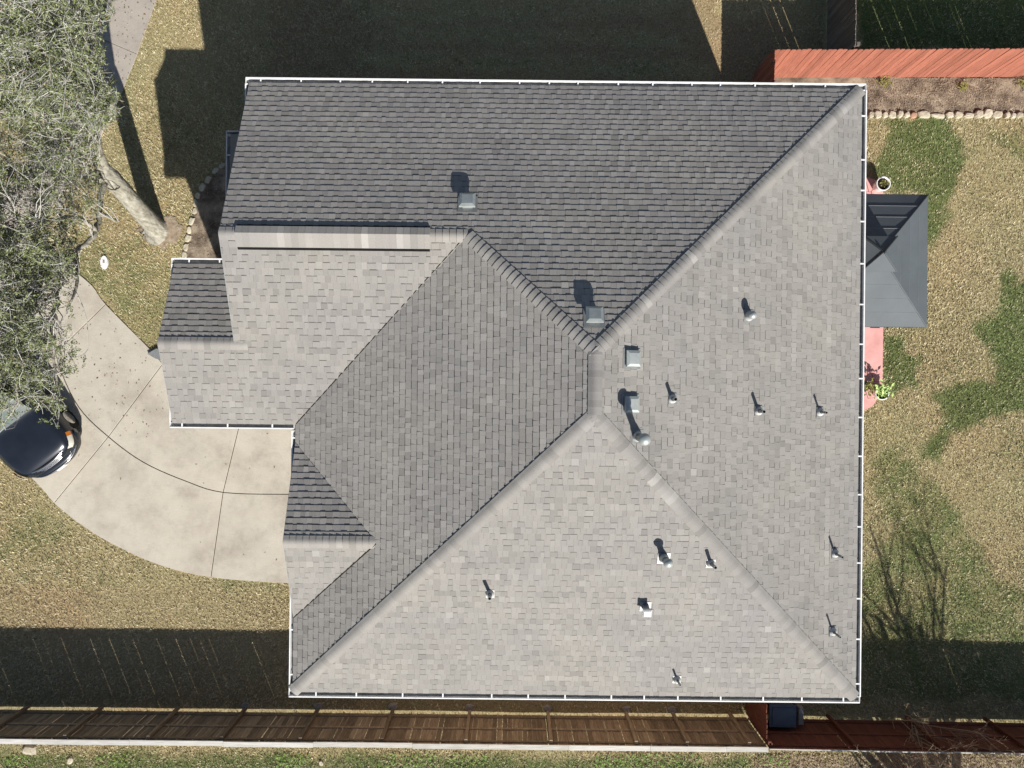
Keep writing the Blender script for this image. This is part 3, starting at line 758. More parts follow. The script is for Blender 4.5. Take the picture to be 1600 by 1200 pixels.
while s < rvx1 - .05:
    w = min(.142, rvx1 - s); mb = MB(); tn = min(1, max(0, .6 + r_.gauss(0, .12) + (.35 if r_.random() < .1 else 0)))
    for q, (sd, wd) in enumerate((('G1', .266), ('N', .146))):
        n = nrm_of(sd); dv = inplane((1, 0, 0), n, (0, -1, 0) if q == 0 else (0, 1, 0))
        A = Vector((s, YJ, ZJ + .058)); B = Vector((s + w, YJ, ZJ + .058)); a2 = Vector((s, YJ, ZJ)) + dv * wd + n * .053; b2 = Vector((s + w, YJ, ZJ)) + dv * wd + n * .053
        up = Vector((0, 0, .007)); up2 = Vector((0, 0, .001))
        mb.add([A + up, B + up2, b2 + up2, a2 + up, A, B, b2, a2], [(0, 1, 2, 3) if q == 0 else (3, 2, 1, 0), (0, 3, 7, 4), (3, 2, 6, 7)], tn)
    mb.obj('cap_shingle', M['shingle'], rvo); s += .142

# valley metal lines
def strip3(a, b, w, mat, name, lift):
    a = Vector(a); b = Vector(b); d = (b - a).normalized(); s_ = d.cross(Vector((0, 0, 1))).normalized() * w / 2; u_ = Vector((0, 0, lift))
    mb = MB(); mb.add([a - s_ + u_, b - s_ + u_, b + s_ + u_, a + s_ + u_], [(0, 1, 2, 3)]); mb.obj(name, mat, roof)
strip3((XJ - .1, YJ - .06, ZJ - .03), (XW, YGS, ZE), .022, M['soil'], 'valley', .016)
strip3((XB, YB - .02, ZB), (XW, YBS, ZE), .020, M['soil'], 'valley', .030)
# wing step: rake board of the upper roof over the lower roof
def rake(x, ya, za, yb, zb, th=.16):
    mb = MB(); mb.add([(x, ya, za - .006), (x, yb, zb - .006), (x, yb, zb - th), (x, ya, za - th), (x - .025, ya, za - .006), (x - .025, yb, zb - .006), (x - .025, yb, zb - th), (x - .025, ya, za - th)],
                      [(0, 1, 2, 3), (7, 6, 5, 4), (4, 5, 1, 0), (3, 2, 6, 7), (0, 3, 7, 4), (1, 5, 6, 2)])
    mb.obj('rake_board', M['metal_vent'], house)
rake(XG + .012, YN, ZE, YJ, ZJ); rake(XG + .012, YJ, ZJ, YGS, ZE); rake(XGG + .012, YGN, ZE, YGR, ZGR); rake(XGG + .012, YGR, ZGR, YGS, ZE)
rake(XW + .012, YBN, ZE, YB, ZB); rake(XW + .012, YB, ZB, YBS, ZE)

# gutters
def gutter(a, b, out, spacing=.85, z=ZE, seed=0, w=.112, lip=.027, brackets=True):
    a = Vector((a[0], a[1], z)); b = Vector((b[0], b[1], z)); d = (b - a).normalized(); o = Vector((out[0], out[1], 0))
    def bar(p, q, o0, o1, z0, z1, mb):
        vs = []
        for e in (p, q):
            for oo, zz in ((o0, z0), (o1, z0), (o1, z1), (o0, z1)): vs.append(e + o * oo + Vector((0, 0, zz)))
        f = [(0, 1, 5, 4), (1, 2, 6, 5), (2, 3, 7, 6), (3, 0, 4, 7), (3, 2, 1, 0), (4, 5, 6, 7)]
        mb.add(vs, f)
    mb = MB()
    bar(a, b, w, w + lip, -.13, -.020, mb); bar(a, b, -.02, -.003, -.13, -.045, mb)
    for e in (a, b): bar(e - d * .006, e + d * .006, -.003, w, -.13, -.03, mb)
    g = mb.obj('gutter', M['gutter'], house)
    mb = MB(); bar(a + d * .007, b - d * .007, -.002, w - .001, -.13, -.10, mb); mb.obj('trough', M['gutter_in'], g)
    if brackets:
        r = random.Random(seed); s = r.uniform(.3, .6); L = (b - a).length
        while s < L - .15:
            mb = MB(); p = a + d * s; bar(p - d * .016, p + d * .016, -.002, w + .001, -.034, -.024, mb); mb.obj('hanger', M['gutter'], g)
            s += spacing * r.uniform(.8, 1.2)
gutter((XG - .10, YN), (XE + .12, YN), (0, 1), .80, seed=1)
gutter((XE, YN - .003), (XE, YS + .003), (1, 0), .84, seed=2)
gutter((XE + .12, YS), (XW - .10, YS), (0, -1), .92, seed=3)
gutter((XW, YS + .003), (XW, YGS - .15), (-1, 0), 1.2, seed=4, w=.075)
gutter((XW - .05, YGS), (XGG - .08, YGS), (0, -1), .92, seed=5, w=.085)
gutter((XGG, YGS + .003), (XGG, YGN - .003), (-1, 0), .9, seed=6, w=.06, brackets=False)
gutter((XGG - .08, YGN), (XG - .02, YGN), (0, 1), .8, seed=7)
gutter((XG, YGN + .6), (XG, YN - .003), (-1, 0), .9, seed=8, w=.085, brackets=False)
# downspouts
for (xx, yy) in ((7.56, 6.3), (7.56, -6.5), (-4.56, -6.5), (-5.66, 6.3)):
    mb = MB(); mb.box((xx, yy, ZE / 2 - .1), (.08, .1, ZE - .3)); mb.obj('downspout', M['gutter'], house)

# low porch roof on the west side
PZ = 3.0; pX0 = P(353, 203, PZ).x; pYn = P(353, 203, PZ).y
mb = MB()
vs = [(pX0 + .12, pYn - .12, PZ), (-5.5, pYn - .12, PZ + .5), (-5.5, 4.0, PZ + .5), (pX0 + .12, 4.0, PZ)]
mb.add(vs + [(a, b, c - .05) for a, b, c in vs], [(3, 2, 1, 0), (4, 5, 6, 7), (0, 1, 5, 4), (1, 2, 6, 5), (2, 3, 7, 6), (3, 0, 4, 7)], .3)
mb.obj('porch_roof', M['shingle'], house)
gutter((pX0 + .12, 4.0), (pX0 + .12, pYn - .10), (-1, 0), 1.6, z=PZ, seed=9, w=.10, lip=.02)
gutter((pX0 + .0, pYn - .12), (-5.6, pYn - .12), (0, 1), 1.6, z=PZ, seed=10, w=.09, lip=.02)
for yy in (pYn - .3, 4.2):
    mb = MB(); mb.box((pX0 + .25, yy, 1.45), (.15, .15, 2.9)); mb.obj('porch_post', M['door'], house)

# ---- roof penetrations
def roof_z(x, y):
    return min(ZA - (ZA - ZE) / (XE - XR) * max(0, x - XR), ZA - TN * max(0, y - YRN), ZA - (ZA - ZE) / (YRS - YS) * max(0, YRS - y))
def at_roof(px, py, h=0.0):
    z = 7.0
    for _ in range(20):
        p = P(px, py, z + h); z = roof_z(p.x, p.y)
    return Vector((p.x, p.y, z))
def slope_of(p):
    if p.y > YRN and (ZA - TN * (p.y - YRN)) < ZA - .4173 * max(0, p.x - XR) + 1e-4: return 'N'
    if p.y < YRS and (ZA - .4053 * (YRS - p.y)) < ZA - .4173 * max(0, p.x - XR): return 'S'
    return 'E'
def frame_of(p):
    n = nrm_of(slope_of(p)); u = Vector((0, 0, 1)).cross(n).normalized(); v = n.cross(u).normalized(); return n, u, v
def pbox(mb, p, n, u, v, su, sv, z0, z1, k=1.0):
    vs = []
    for z, q in ((z0, 1.0), (z1, k)):
        for a, b in ((-1, -1), (1, -1), (1, 1), (-1, 1)): vs.append(p + u * a * su / 2 * q + v * b * sv / 2 * q + n * z)
    mb.add(vs, [(3, 2, 1, 0), (4, 5, 6, 7), (0, 1, 5, 4), (1, 2, 6, 5), (2, 3, 7, 6), (3, 0, 4, 7)])
def box_vent(px, py, label, s=.33, h=.20, mat='metal_vent'):
    p = at_roof(px, py, h); n, u, v = frame_of(p); r = thing('box_vent', label, None, p); r.parent = house
    mb = MB(); pbox(mb, p, n, u, v, s * 1.25, s * 1.25, .016, .022); mb.obj('flashing', M['lead'], r)
    mb = MB(); pbox(mb, p, n, u, v, s * .62, s * .62, .022, h - .05); mb.obj('throat', M['lead'], r)
    mb = MB(); pbox(mb, p, n, u, v, s, s, h - .07, h - .025); pbox(mb, p, n, u, v, s * .99, s * .99, h - .025, h, .68); mb.obj('hood', M[mat], r)
def flue(px, py, h, rp, rc, label):
    p = at_roof(px, py, h); r = thing('flue_vent', label, None, p); r.parent = house; n, u, v = frame_of(p)
    mb = MB(); pbox(mb, p, n, u, v, .26, .26, .016, .022); mb.obj('flashing', M['lead'], r)
    mb = MB(); mb.lathe((p.x, p.y, p.z), [(.11, -.03), (.09, .12), (rp + .01, .2)], 20, close=False); mb.obj('boot', M['white_vent'], r, smooth=True)
    mb = MB(); mb.tube([p, p + Vector((0, 0, h - .08))], rp, 18); mb.obj('pipe', M['lead'], r, smooth=False)
    mb = MB(); mb.lathe((p.x, p.y, p.z + h - .1), [(rc * .92, 0), (rc, .03), (rc, .06), (rc * .86, .085), (rc * .6, .11), (rc * .3, .123), (.01, .128)], 24); mb.obj('rain_cap', M['metal_vent'], r, smooth=True)
def pipe_vent(px, py, h, rp, label):
    p = at_roof(px, py, h); n, u, v = frame_of(p); r = thing('pipe_vent', label, None, p); r.parent = house
    sd = slope_of(p)
    mb = MB(); pbox(mb, p, n, u, v, (.18 if sd == 'S' else .22), .20, .015, .021); mb.obj('flashing', M['white_vent'] if sd == 'S' else M['lead'], r)
    mb = MB(); mb.lathe((p.x, p.y, p.z), [(.095, -.02), (.085, .06), (rp + .008, .11)], 18, close=False); mb.obj('boot', M['white_vent'], r, smooth=True)
    mb = MB(); mb.lathe((p.x, p.y, p.z), [(rp, 0), (rp, h), (rp * .78, h), (rp * .74, h - .12)], 16, close=False); mb.obj('pipe', M['lead'], r, smooth=False)
    mb = MB(); mb.lathe((p.x, p.y, p.z), [(rp * .8, h - .02)], 16); mb.obj('opening', M['black'], r)
box_vent(730, 316, 'box vent on the dark slope alone below the long eave')
box_vent(930, 496, 'box vent on the dark slope just above the ridge tip')
box_vent(988, 560, 'upper box vent beside the main ridge', .31, .12)
box_vent(986, 632, 'box vent beside the ridge half shaded by the flue', .31, .12)
flue(1177, 492, .30, .06, .088, 'short round capped vent alone on the back slope')
box_vent(1012, 953, 'small white box vent on the front slope', .19, .26, 'white_vent')
flue(1008, 687, .80, .065, .115, 'tall flue with round cap beside the main ridge')
flue(1045, 881, .48, .06, .095, 'round capped flue on the lower slope')
for a in ((1055.6, 623.7, .30, .038), (1194, 643.2, .36, .038), (1291.6, 644.8, .36, .027), (1316.3, 870.8, .38, .027), (1312.8, 995.7, .38, .024), (1062.7, 1070.5, .32, .024), (765, 935.3, .36, .038), (1118, 887, .36, .036)):
    pipe_vent(*a, 'plumbing vent pipe')

# ------------------------------------------------------------------ FENCES
def fence(name, label, p0, p1, mat, face, h=1.83, gap0=.045, post_px=None, rails=True, cap=None, bw=.140, post_every=2.35, post_side=1, seed=3, footing=False, gaps=(.001, .004), hole=.10, drop=.03):
    """boards run from p0 to p1; 'face' is the side (unit vector) the rails and posts stand on"""
    p0 = Vector((p0[0], p0[1], 0)); p1 = Vector((p1[0], p1[1], 0)); d = p1 - p0; L = d.length; d.normalize(); f = Vector((face[0], face[1], 0))
    rz = math.atan2(d.y, d.x); r = random.Random(seed)
    t = thing(name, label, 'fence', p0); meshes = []
    for k in range(5):
        mb = MB(); hh = h - gap0 + r.uniform(-.008, .008); w = bw
        vs = [(-w / 2, -.009, gap0), (w / 2, -.009, gap0), (w / 2, .009, gap0), (-w / 2, .009, gap0)]
        q = .025
        for y in (-.009, .009): vs += [(-w / 2, y, gap0 + hh - q), (-w / 2 + q, y, gap0 + hh), (w / 2 - q, y, gap0 + hh), (w / 2, y, gap0 + hh - q)]
        mb.add(vs, [(3, 2, 1, 0), (0, 1, 7, 6, 5, 4), (2, 3, 8, 9, 10, 11), (1, 2, 11, 7), (3, 0, 4, 8), (4, 5, 9, 8), (5, 6, 10, 9), (6, 7, 11, 10)])
        meshes.append(mb.mesh('board', mat))
    s = bw / 2
    while s < L - bw / 2 + .01:
        o = bpy.data.objects.new('board', r.choice(meshes)); col.objects.link(o); o.parent = t
        o.location = d * s + f * r.uniform(-.003, .003); o.rotation_euler = (r.gauss(0, .003), r.gauss(0, .0035), rz + r.gauss(0, .006))
        s += bw + r.uniform(*gaps) + (r.uniform(.002, .007) if r.random() < hole else 0)
    def bar(name_, a, b, off, z0, z1, th, m_, **kw):
        mb = MB(); A = p0 + d * a + f * off; B = p0 + d * b + f * off; vs = []
        for e in (A, B):
            for o_, z_ in ((0, z0), (th, z0), (th, z1), (0, z1)): vs.append(e + f * o_ + Vector((0, 0, z_)))
        mb.add(vs, [(0, 1, 5, 4), (1, 2, 6, 5), (2, 3, 7, 6), (3, 0, 4, 7), (3, 2, 1, 0), (4, 5, 6, 7)]); return mb.obj(name_, m_, t)
    if post_px is None:
        posts = []; q = .05
        while q < L: posts.append(q); q += post_every
    else: posts = [(P(a, b) - p0).dot(d) for a, b in post_px]
    if rails:
        for z in (.22, .95, h - .18): bar('rail', 0.0, L, .013, z, z + .085, .036, mat)
        for q in posts:
            if -0.2 < q < L: bar('post', q - .045, q + .045, .052, -.1, h - drop, .09, mat)
    else:
        for z in (.3, h - .3): bar('rail', 0, L, .013, z, z + .085, .036, mat)
        for q in posts: bar('post', q - .045, q + .045, .052, -.1, h - drop, .09, mat)
    if footing:
        for q in posts:
            if 8 < q < L - 1:
                me = rock_mesh('post_footing', M['concrete_foot'], .28, .22, .07, int(q * 10)); o = bpy.data.objects.new('post_footing', me); col.objects.link(o); o.parent = t
                o.location = d * q + f * .2
    if cap:
        s = 0
        while s < L:
            e = min(s + cap[1] * r.uniform(.8, 1.2), L)
            o = bar('cap_board', s + .003, e - .003, cap[2] + r.uniform(-.01, .01), h + .005, h + .034, cap[0], M['cap']); s = e
    return t

FY = -10.09
brown_l = P(-120, 1106.5).x
fence('brown_picket_fence', 'long weathered brown fence with bleached cap boards below the house', (brown_l, FY), (7.26, FY), M['brownfence'], (0, 1), h=1.86,
      post_px=[(45, 1104), (160, 1104), (279, 1106), (384, 1107), (497, 1109), (614, 1110), (734, 1112), (856, 1113), (978, 1114), (1051, 1117), (1140, 1118)], cap=(.14, 2.4, -.10), footing=True, seed=5, gaps=(.001, .006), hole=.42, gap0=.05)
fence('red_picket_fence', 'red stained fence with shade painted into its colour along the back lawn bottom', (7.30, FY - .02), (17.0, FY - .10), M['redshade'], (0, 1), h=1.86, seed=8, gap0=.05, post_every=2.4, cap=(.03, 2.4, -.02), hole=.06)
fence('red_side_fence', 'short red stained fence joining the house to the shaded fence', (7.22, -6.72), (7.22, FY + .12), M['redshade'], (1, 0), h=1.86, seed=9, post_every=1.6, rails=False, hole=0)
a = P(1209, 122); a.x = P(1212, 100, 1.83).x; b = P(1720, 119.5)
fence('red_picket_fence', 'sunlit orange red picket fence behind the planting bed', (a.x, a.y), (b.x, b.y), M['redfence'], (0, 1), h=1.83, seed=10, post_every=2.4, gap0=.01, hole=.08, gaps=(.003, .008), drop=.4)
fence('red_side_fence', 'short red side fence between house eave and sunlit fence', (a.x - .02, 6.46), (a.x - .02, a.y + .02), M['redfence'], (1, 0), h=1.83, seed=11, post_every=1.5, rails=False, hole=0, gap0=.01)
gx = P(1292, 40).x
fence('grey_picket_fence', 'weathered grey picket fence between the two neighbouring yards', (gx, a.y + .15), (gx, 14.5), M['greyfence'], (1, 0), h=1.86, seed=12, post_every=2.4, rails=True, hole=.1)

# ------------------------------------------------------------------ GAZEBO
gc = Vector((9.50, 3.48, 0)); gh = 1.81; gz = 2.30
gaz = thing('gazebo', 'square gazebo with dark slate two tier metal roof beside the house', 'gazebo', gc)
def hip_panels(half0, z0, half1, z1, nm, splits):
    for k in range(4):
        a = k * math.pi / 2; co, si = math.cos(a), math.sin(a)
        def w(x, y, z): return (gc.x + x * co - y * si, gc.y + x * si + y * co, z)
        # face toward local +x : from x=half0 (eave) to x=half1
        for i in range(len(splits) - 1):
            t0, t1 = splits[i], splits[i + 1]
            x0 = half0 + (half1 - half0) * t0; x1 = half0 + (half1 - half0) * t1; za = z0 + (z1 - z0) * t0 + (.022 if i else 0); zb = z0 + (z1 - z0) * t1 + .004
            g_ = .004; vs = [w(x0, -x0 + g_, za), w(x0, x0 - g_, za), w(x1, x1 - g_, zb), w(x1, -x1 + g_, zb)]
            vs += [(v[0], v[1], v[2] - .02) for v in vs]
            mb = MB(); mb.add(vs, [(0, 1, 2, 3), (7, 6, 5, 4), (0, 4, 5, 1), (1, 5, 6, 2), (2, 6, 7, 3), (3, 7, 4, 0)]); mb.obj('roof_panel', M['slate'], gaz)
            if i:
                mb = MB(); mb.tube([w(x0 - .01, -x0 + .03, za + .004), w(x0 - .01, x0 - .03, za + .004)], .006, 5); mb.obj('seam', M['slate_seam'], gaz)
        mb = MB(); mb.tube([w(half0, half0, z0 + .012), w(half1, half1, z1 + .02)], .018 if half0 > 1 else .022, 6); mb.obj('hip_trim', M['slate_trim'] if k in (0, 1) else M['slate'], gaz)
hip_panels(gh, gz, .30, gz + .82, 'lower', [0, .24, .47, .70, 1.0])
hip_panels(.46, gz + .96, .02, gz + 1.18, 'upper', [0, .98])
for k in range(4):
    a = k * math.pi / 2; co, si = math.cos(a), math.sin(a)
    mb = MB(); mb.box((gc.x + (gh - .01) * co, gc.y + (gh - .01) * si, gz - .05), (.03, 2 * gh - .05, .09), a); mb.obj('fascia', M['slate_trim'], gaz)
    px_, py_ = (gh - .28) * (1 if k in (0, 3) else -1), (gh - .28) * (1 if k < 2 else -1)
    mb = MB(); mb.box((gc.x + px_, gc.y + py_, gz / 2), (.12, .12, gz)); mb.box((gc.x + px_, gc.y + py_, .08), (.26, .26, .05)); mb.obj('post', M['slate_trim'], gaz)
mb = MB(); mb.lathe((gc.x, gc.y, gz + 1.10), [(.05, .05), (.05, .10), (.02, .13), (.035, .16), (.005, .19)], 12); mb.obj('finial', M['slate_trim'], gaz, smooth=True)
# bench below the gazebo edge
bc = P(1372, 511, .45)

# ------------------------------------------------------------------ POTS
def pot(px, py, z, label, plant):
    c = P(px, py, z); t = thing('plant_pot', label, 'plant pot', (c.x, c.y, .055))
    mb = MB(); mb.lathe((c.x, c.y, .055), [(.13, 0), (.16, .05), (.19, z * .6), (.20, z - .08), (.215, z - .05), (.215, z - .03), (.185, z - .03), (.175, z - .09)], 28, close=False); mb.obj('pot', M['pot'], t, smooth=True)
    mb = MB(); mb.lathe((c.x, c.y, z - .055), [(.19, 0), (.1, .012), (.02, .015)], 20); mb.obj('soil', M['soil'], t)
    r = random.Random(int(px)); mb = MB()
    for i in range(plant[0]):
        a = r.uniform(0, 6.28); L = r.uniform(.05, .13) * plant[1]; w = L * .45; o = Vector((c.x + r.gauss(0, .07) * plant[1] + plant[2], c.y + r.gauss(0, .06) * plant[1] + plant[3], z + r.uniform(-.02, .16) * plant[1]))
        d = Vector((math.cos(a), math.sin(a), r.uniform(-.3, .8))).normalized(); s_ = d.cross(Vector((0, 0, 1))).normalized() * w / 2
        mb.add([o, o + d * L * .5 + s_ + Vector((0, 0, .01)), o + d * L, o + d * L * .5 - s_ + Vector((0, 0, .01))], [(0, 1, 2, 3)], r.random())
    mb.obj('foliage', M['potleaf'] if plant[1] > 1 else M['weed'], t)
pot(1380, 287, .42, 'tall white pot with sparse plant above the dark gazebo', (22, .8, 0, 0))
pot(1378, 614, .34, 'white pot with leafy variegated plant at the patio end', (80, 1.5, 0, .08))

# plant beside the eave on the patio
pc = P(1352, 603, .3); t = thing('potted_plant', 'dark leafy plant half hidden under the back eave', 'plant', (pc.x, pc.y, .06))
mb = MB(); r = random.Random(4)
for i in range(60):
    a = r.uniform(0, 6.28); L = r.uniform(.06, .15); o = Vector((pc.x + r.gauss(0, .10), pc.y + r.gauss(0, .09), .3 + r.uniform(0, .3)))
    d = Vector((math.cos(a), math.sin(a), r.uniform(-.3, .8))).normalized(); s_ = d.cross(Vector((0, 0, 1))).normalized() * L * .2
    mb.add([o, o + d * L * .5 + s_, o + d * L, o + d * L * .5 - s_], [(0, 1, 2, 3)], r.random())
mb.obj('foliage', M['weed'], t)
mb = MB(); mb.lathe((pc.x, pc.y, .055), [(.1, 0), (.15, .25), (.14, .27)], 18); mb.obj('pot', M['soil'], t)

# ------------------------------------------------------------------ blue bin
bx = P(1224, 1120, 1.0); t = thing('wheeled_bin', 'dark blue lidded bin in the corner beside the short red fence', 'bin', (bx.x, bx.y, 0))
mb = MB(); q = .36
vs = [(bx.x - .28, bx.y - .24, .06), (bx.x + .28, bx.y - .24, .06), (bx.x + .28, bx.y + .24, .06), (bx.x - .28, bx.y + .24, .06), (bx.x - .36, bx.y - .29, .92), (bx.x + .36, bx.y - .29, .92), (bx.x + .36, bx.y + .29, .92), (bx.x - .36, bx.y + .29, .92)]
mb.add(vs, [(3, 2, 1, 0), (4, 5, 6, 7), (0, 1, 5, 4), (1, 2, 6, 5), (2, 3, 7, 6), (3, 0, 4, 7)]); mb.obj('body', M['binblue'], t)
mb = MB(); mb.box((bx.x, bx.y, .945), (.78, .64, .04)); mb.box((bx.x, bx.y, .975), (.62, .5, .03)); mb.obj('lid', M['binblue'], t)
mb = MB(); mb.tube([(bx.x + .42, bx.y - .25, .9), (bx.x + .42, bx.y + .25, .9)], .018, 8); mb.obj('handle', M['carblack'], t)
for s_ in (-.2, .2):
    mb = MB(); mb.tube([(bx.x + .3, bx.y + s_ - .03, .1), (bx.x + .3, bx.y + s_ + .03, .1)], .1, 14); mb.obj('wheel', M['tyre'], t)
gp = P(1251, 1118, .8); mb = MB(); mb.box((gp.x, gp.y, .42), (.14, .5, .84)); o = mb.obj('utility_box', M['greyrock']); o['label'] = 'narrow grey utility box standing right beside the blue bin'; o['category'] = 'utility box'

# utility cover in the lawn
cvp = P(163, 410, .02); t = thing('meter_cover', 'small white oval cover in the lawn under the oak', 'cover', (cvp.x, cvp.y, 0))
mb = MB(); mb.v = []; n = 20
vs = [(cvp.x + .12 * math.cos(2 * math.pi * j / n), cvp.y + .21 * math.sin(2 * math.pi * j / n), 0) for j in range(n)] + [(cvp.x + .11 * math.cos(2 * math.pi * j / n), cvp.y + .20 * math.sin(2 * math.pi * j / n), .05) for j in range(n)]
mb.add(vs, [(j, (j + 1) % n, n + (j + 1) % n, n + j) for j in range(n)] + [tuple(range(n, 2 * n))]); mb.obj('rim', M['cover'], t)
mb = MB(); mb.box((cvp.x, cvp.y + .02, .056), (.05, .09, .014)); mb.obj('lid', M['greyrock'], t)
# dark splash block near garage corner
sp = P(243, 552, .05); mb = MB(); mb.prism([(sp.x - .22, sp.y - .02), (sp.x + .05, sp.y + .14), (sp.x + .25, sp.y + .12), (sp.x + .22, sp.y - .22), (sp.x + .02, sp.y - .16)], 0, .12)
o = mb.obj('splash_block', M['binblue']); o['label'] = 'dark splash block on the lawn at the wing corner'; o['category'] = 'splash block'
mb.mesh('x', M['lead']); o.data.materials[0] = M['lead']

# rocks
for k, (a, b, w, d, lab, mt) in enumerate([(48, 1171, .42, .30, 'pale rock outside the fence, leftmost of three', 'stone'), (110, 1188, .22, .16, 'pale rock outside the fence, middle of three', 'stone'), (502, 1192, .16, .12, 'small pale rock in the weeds, rightmost of three', 'stone'),
                                           (150, 222, .42, .34, 'dark grey rock at the sidewalk edge under the oak', 'greyrock'), (126, 240, .5, .38, 'large grey rock left of the sidewalk edge rock', 'greyrock'), (108, 215, .45, .4, 'grey rock on the sidewalk under thin branches', 'greyrock'), (52, 272, .5, .36, 'flat grey rock under the far crown edge', 'greyrock'), (1580, 170, .14, .06, 'white pebble on the planting bed mulch', 'stone')]):
    me = rock_mesh('rock', M[mt], w, d, min(w, d) * .4, 500 + k); p = P(a, b); o = link('rock', me); o.location = (p.x, p.y, 0); o.rotation_euler.z = k
    o['label'] = lab; o['category'] = 'rock'

# ------------------------------------------------------------------ CAR
def build_car():
    c = P(61, 706, .9); f = Vector((.60, -.80, 0)).normalized(); f = Vector((f.x * CR - f.y * SR, f.x * SR + f.y * CR, 0)); s_ = Vector((f.y, -f.x, 0))   # s_ = car's right side (toward -?)
    nose = Vector((c.x, c.y, 0)) + f * .52
    t = thing('parked_car', 'dark navy blue car with chrome grille parked under the oak', 'car', (nose.x - f.x * 2.4, nose.y - f.y * 2.4, 0))
    def W(x, y, z): y = y * .95; v = nose - f * x + s_ * y; return (v.x, v.y, z)
    sec = [(.00, .52, .60, .40, .64), (.05, .72, .66, .55, .74), (.14, .90, .72, .70, .88), (.30, 1.02, .80, .80, .98), (.60, 1.08, .92, .84, 1.06), (1.0, 1.10, .98, .86, 1.12), (1.45, 1.10, 1.02, .86, 1.16),
           (1.52, 1.10, 1.04, .84, 1.20), (2.25, 1.10, 1.06, .74, 1.74), (2.6, 1.10, 1.07, .74, 1.80), (3.9, 1.10, 1.07, .74, 1.80), (4.5, 1.09, 1.06, .74, 1.70), (4.95, 1.04, 1.0, .82, 1.15), (5.1, .92, .7, .7, .8)]
    mb = MB(); rows = []
    for x, w, b, wt, z in sec:
        half = [(w * .94, .28), (w * .99, b * .55), (w, b * .85), (w * .965, b), (wt + (w - wt) * .25, b + (z - b) * .55 if z < 1.3 else b + (z - b) * .25), (wt, z - .012), (wt * .6, z + .008), (0, z + .02)]
        prof = [(y, zz) for y, zz in half] + [(-y, zz) for y, zz in half[-2::-1]]
        rows.append([W(x, y, zz) for y, zz in prof])
    n = len(rows[0]); vs = [v for r in rows for v in r]; fs = []
    for i in range(len(rows) - 1):
        for j in range(n - 1): fs.append((i * n + j, i * n + j + 1, (i + 1) * n + j + 1, (i + 1) * n + j))
    fs.append(tuple(range(n - 1, -1, -1))); fs.append(tuple((len(rows) - 1) * n + j for j in range(n)))
    mb.add(vs, fs); body = mb.obj('body', M['carblue'], t, smooth=True)
    bv = body.modifiers.new('sub', 'SUBSURF'); bv.levels = 2; bv.render_levels = 2
    # windscreen, roof glass
    mb = MB(); g = .012; rr = []
    for q in range(6):
        k = q / 5; x = 1.56 + (2.2 - 1.56) * k; z = 1.225 + (1.73 - 1.225) * k + .03; w = .80 + (.70 - .80) * k
        rr.append([W(x - .05 * (1 - (y) ** 2), y * w, z + .02 * (1 - y * y)) for y in (-1, -.6, -.2, .2, .6, 1)])
    vs = [v for r in rr for v in r]; mb.add(vs, [(i * 6 + j, i * 6 + j + 1, (i + 1) * 6 + j + 1, (i + 1) * 6 + j) for i in range(5) for j in range(5)]); mb.obj('windscreen', M['glassdark'], t, smooth=True)
    for sg in (-1, 1):
        for x0, x1 in ((2.3, 3.05), (3.12, 3.9)):
            mb = MB(); mb.add([W(x0, sg * 1.05, 1.12), W(x1, sg * 1.05, 1.12), W(x1, sg * .83, 1.62), W(x0 + .1, sg * .83, 1.62)], [(0, 1, 2, 3)]); mb.obj('side_window', M['glassdark'], t)
    # headlights
    for sg in (-1, 1):
        prof = [(.10, .83), (.16, .93), (.26, 1.0), (.40, 1.055), (.52, 1.085)]
        mb = MB(); vs = []
        for x, y in prof:
            for o_, z_ in ((0.0, .74), (.012, .80), (-.06, .86)): vs.append(W(x - .015, sg * (y + o_ - .0), z_ + .05 * x + (.06 if z_ > .8 else 0)))
        m = 3; mb.add(vs, [(i * m + j, i * m + j + 1, (i + 1) * m + j + 1, (i + 1) * m + j) for i in range(len(prof) - 2) for j in range(2)]); h_ = mb.obj('headlight', M['lamp'], t, smooth=True)
        mb = MB(); k0 = (len(prof) - 2) * 3; mb.add(vs[k0:k0 + 6], [(0, 1, 4, 3), (1, 2, 5, 4)]); mb.obj('indicator', M['amber'], h_)
    # grille bars and bumper following the nose curve
    def arc(w, bulge, x0, z, off=0.0, n_=14):
        out = []
        for i in range(n_ + 1):
            y = -1 + 2 * i / n_; out.append(W(x0 + bulge * abs(y) ** 2.4 - off, y * w, z))
        return out
    for k, (z, rr_) in enumerate(((.86, .016), (.80, .013), (.745, .013), (.69, .016))):
        mb = MB(); mb.tube(arc(.66, .12, .015 + .30 * (z - .66), z), rr_ * 1.5, 8); mb.obj('grille_bar', M['chrome'], t, smooth=True)
    mb = MB(); pts = arc(.66, .11, .05, .78); vs = []
    for i in range(15):
        y = -1 + 2 * i / 14
        for z, ox in ((.62, .02), (.90, .07)): vs.append(W(.035 + ox + .10 * abs(y) ** 2.4, y * .64, z))
    mb.add(vs, [(2 * i, 2 * i + 1, 2 * i + 3, 2 * i + 2) for i in range(14)]); mb.obj('grille', M['carblack'], t)
    mb = MB(); vs = []; N_ = 18
    for i in range(N_ + 1):
        y = -1 + 2 * i / N_; b_ = .52 * abs(y) ** 3.2
        for ox, z in ((.06, .60), (-.07, .585), (-.11, .52), (-.10, .36), (-.02, .28)): vs.append(W(b_ + ox, y * 1.09, z))
    mb.add(vs, [(5 * i + j, 5 * i + j + 1, 5 * i + j + 6, 5 * i + j + 5) for i in range(N_) for j in range(4)]); bp = mb.obj('bumper', M['carblue'], t, smooth=True)
    mb = MB(); mb.tube([W(-.115 + .52 * abs(y) ** 3.2, y * 1.05, .56) for y in np.linspace(-.8, .8, 17)], .018, 8); mb.obj('trim', M['chrome'], bp, smooth=True)
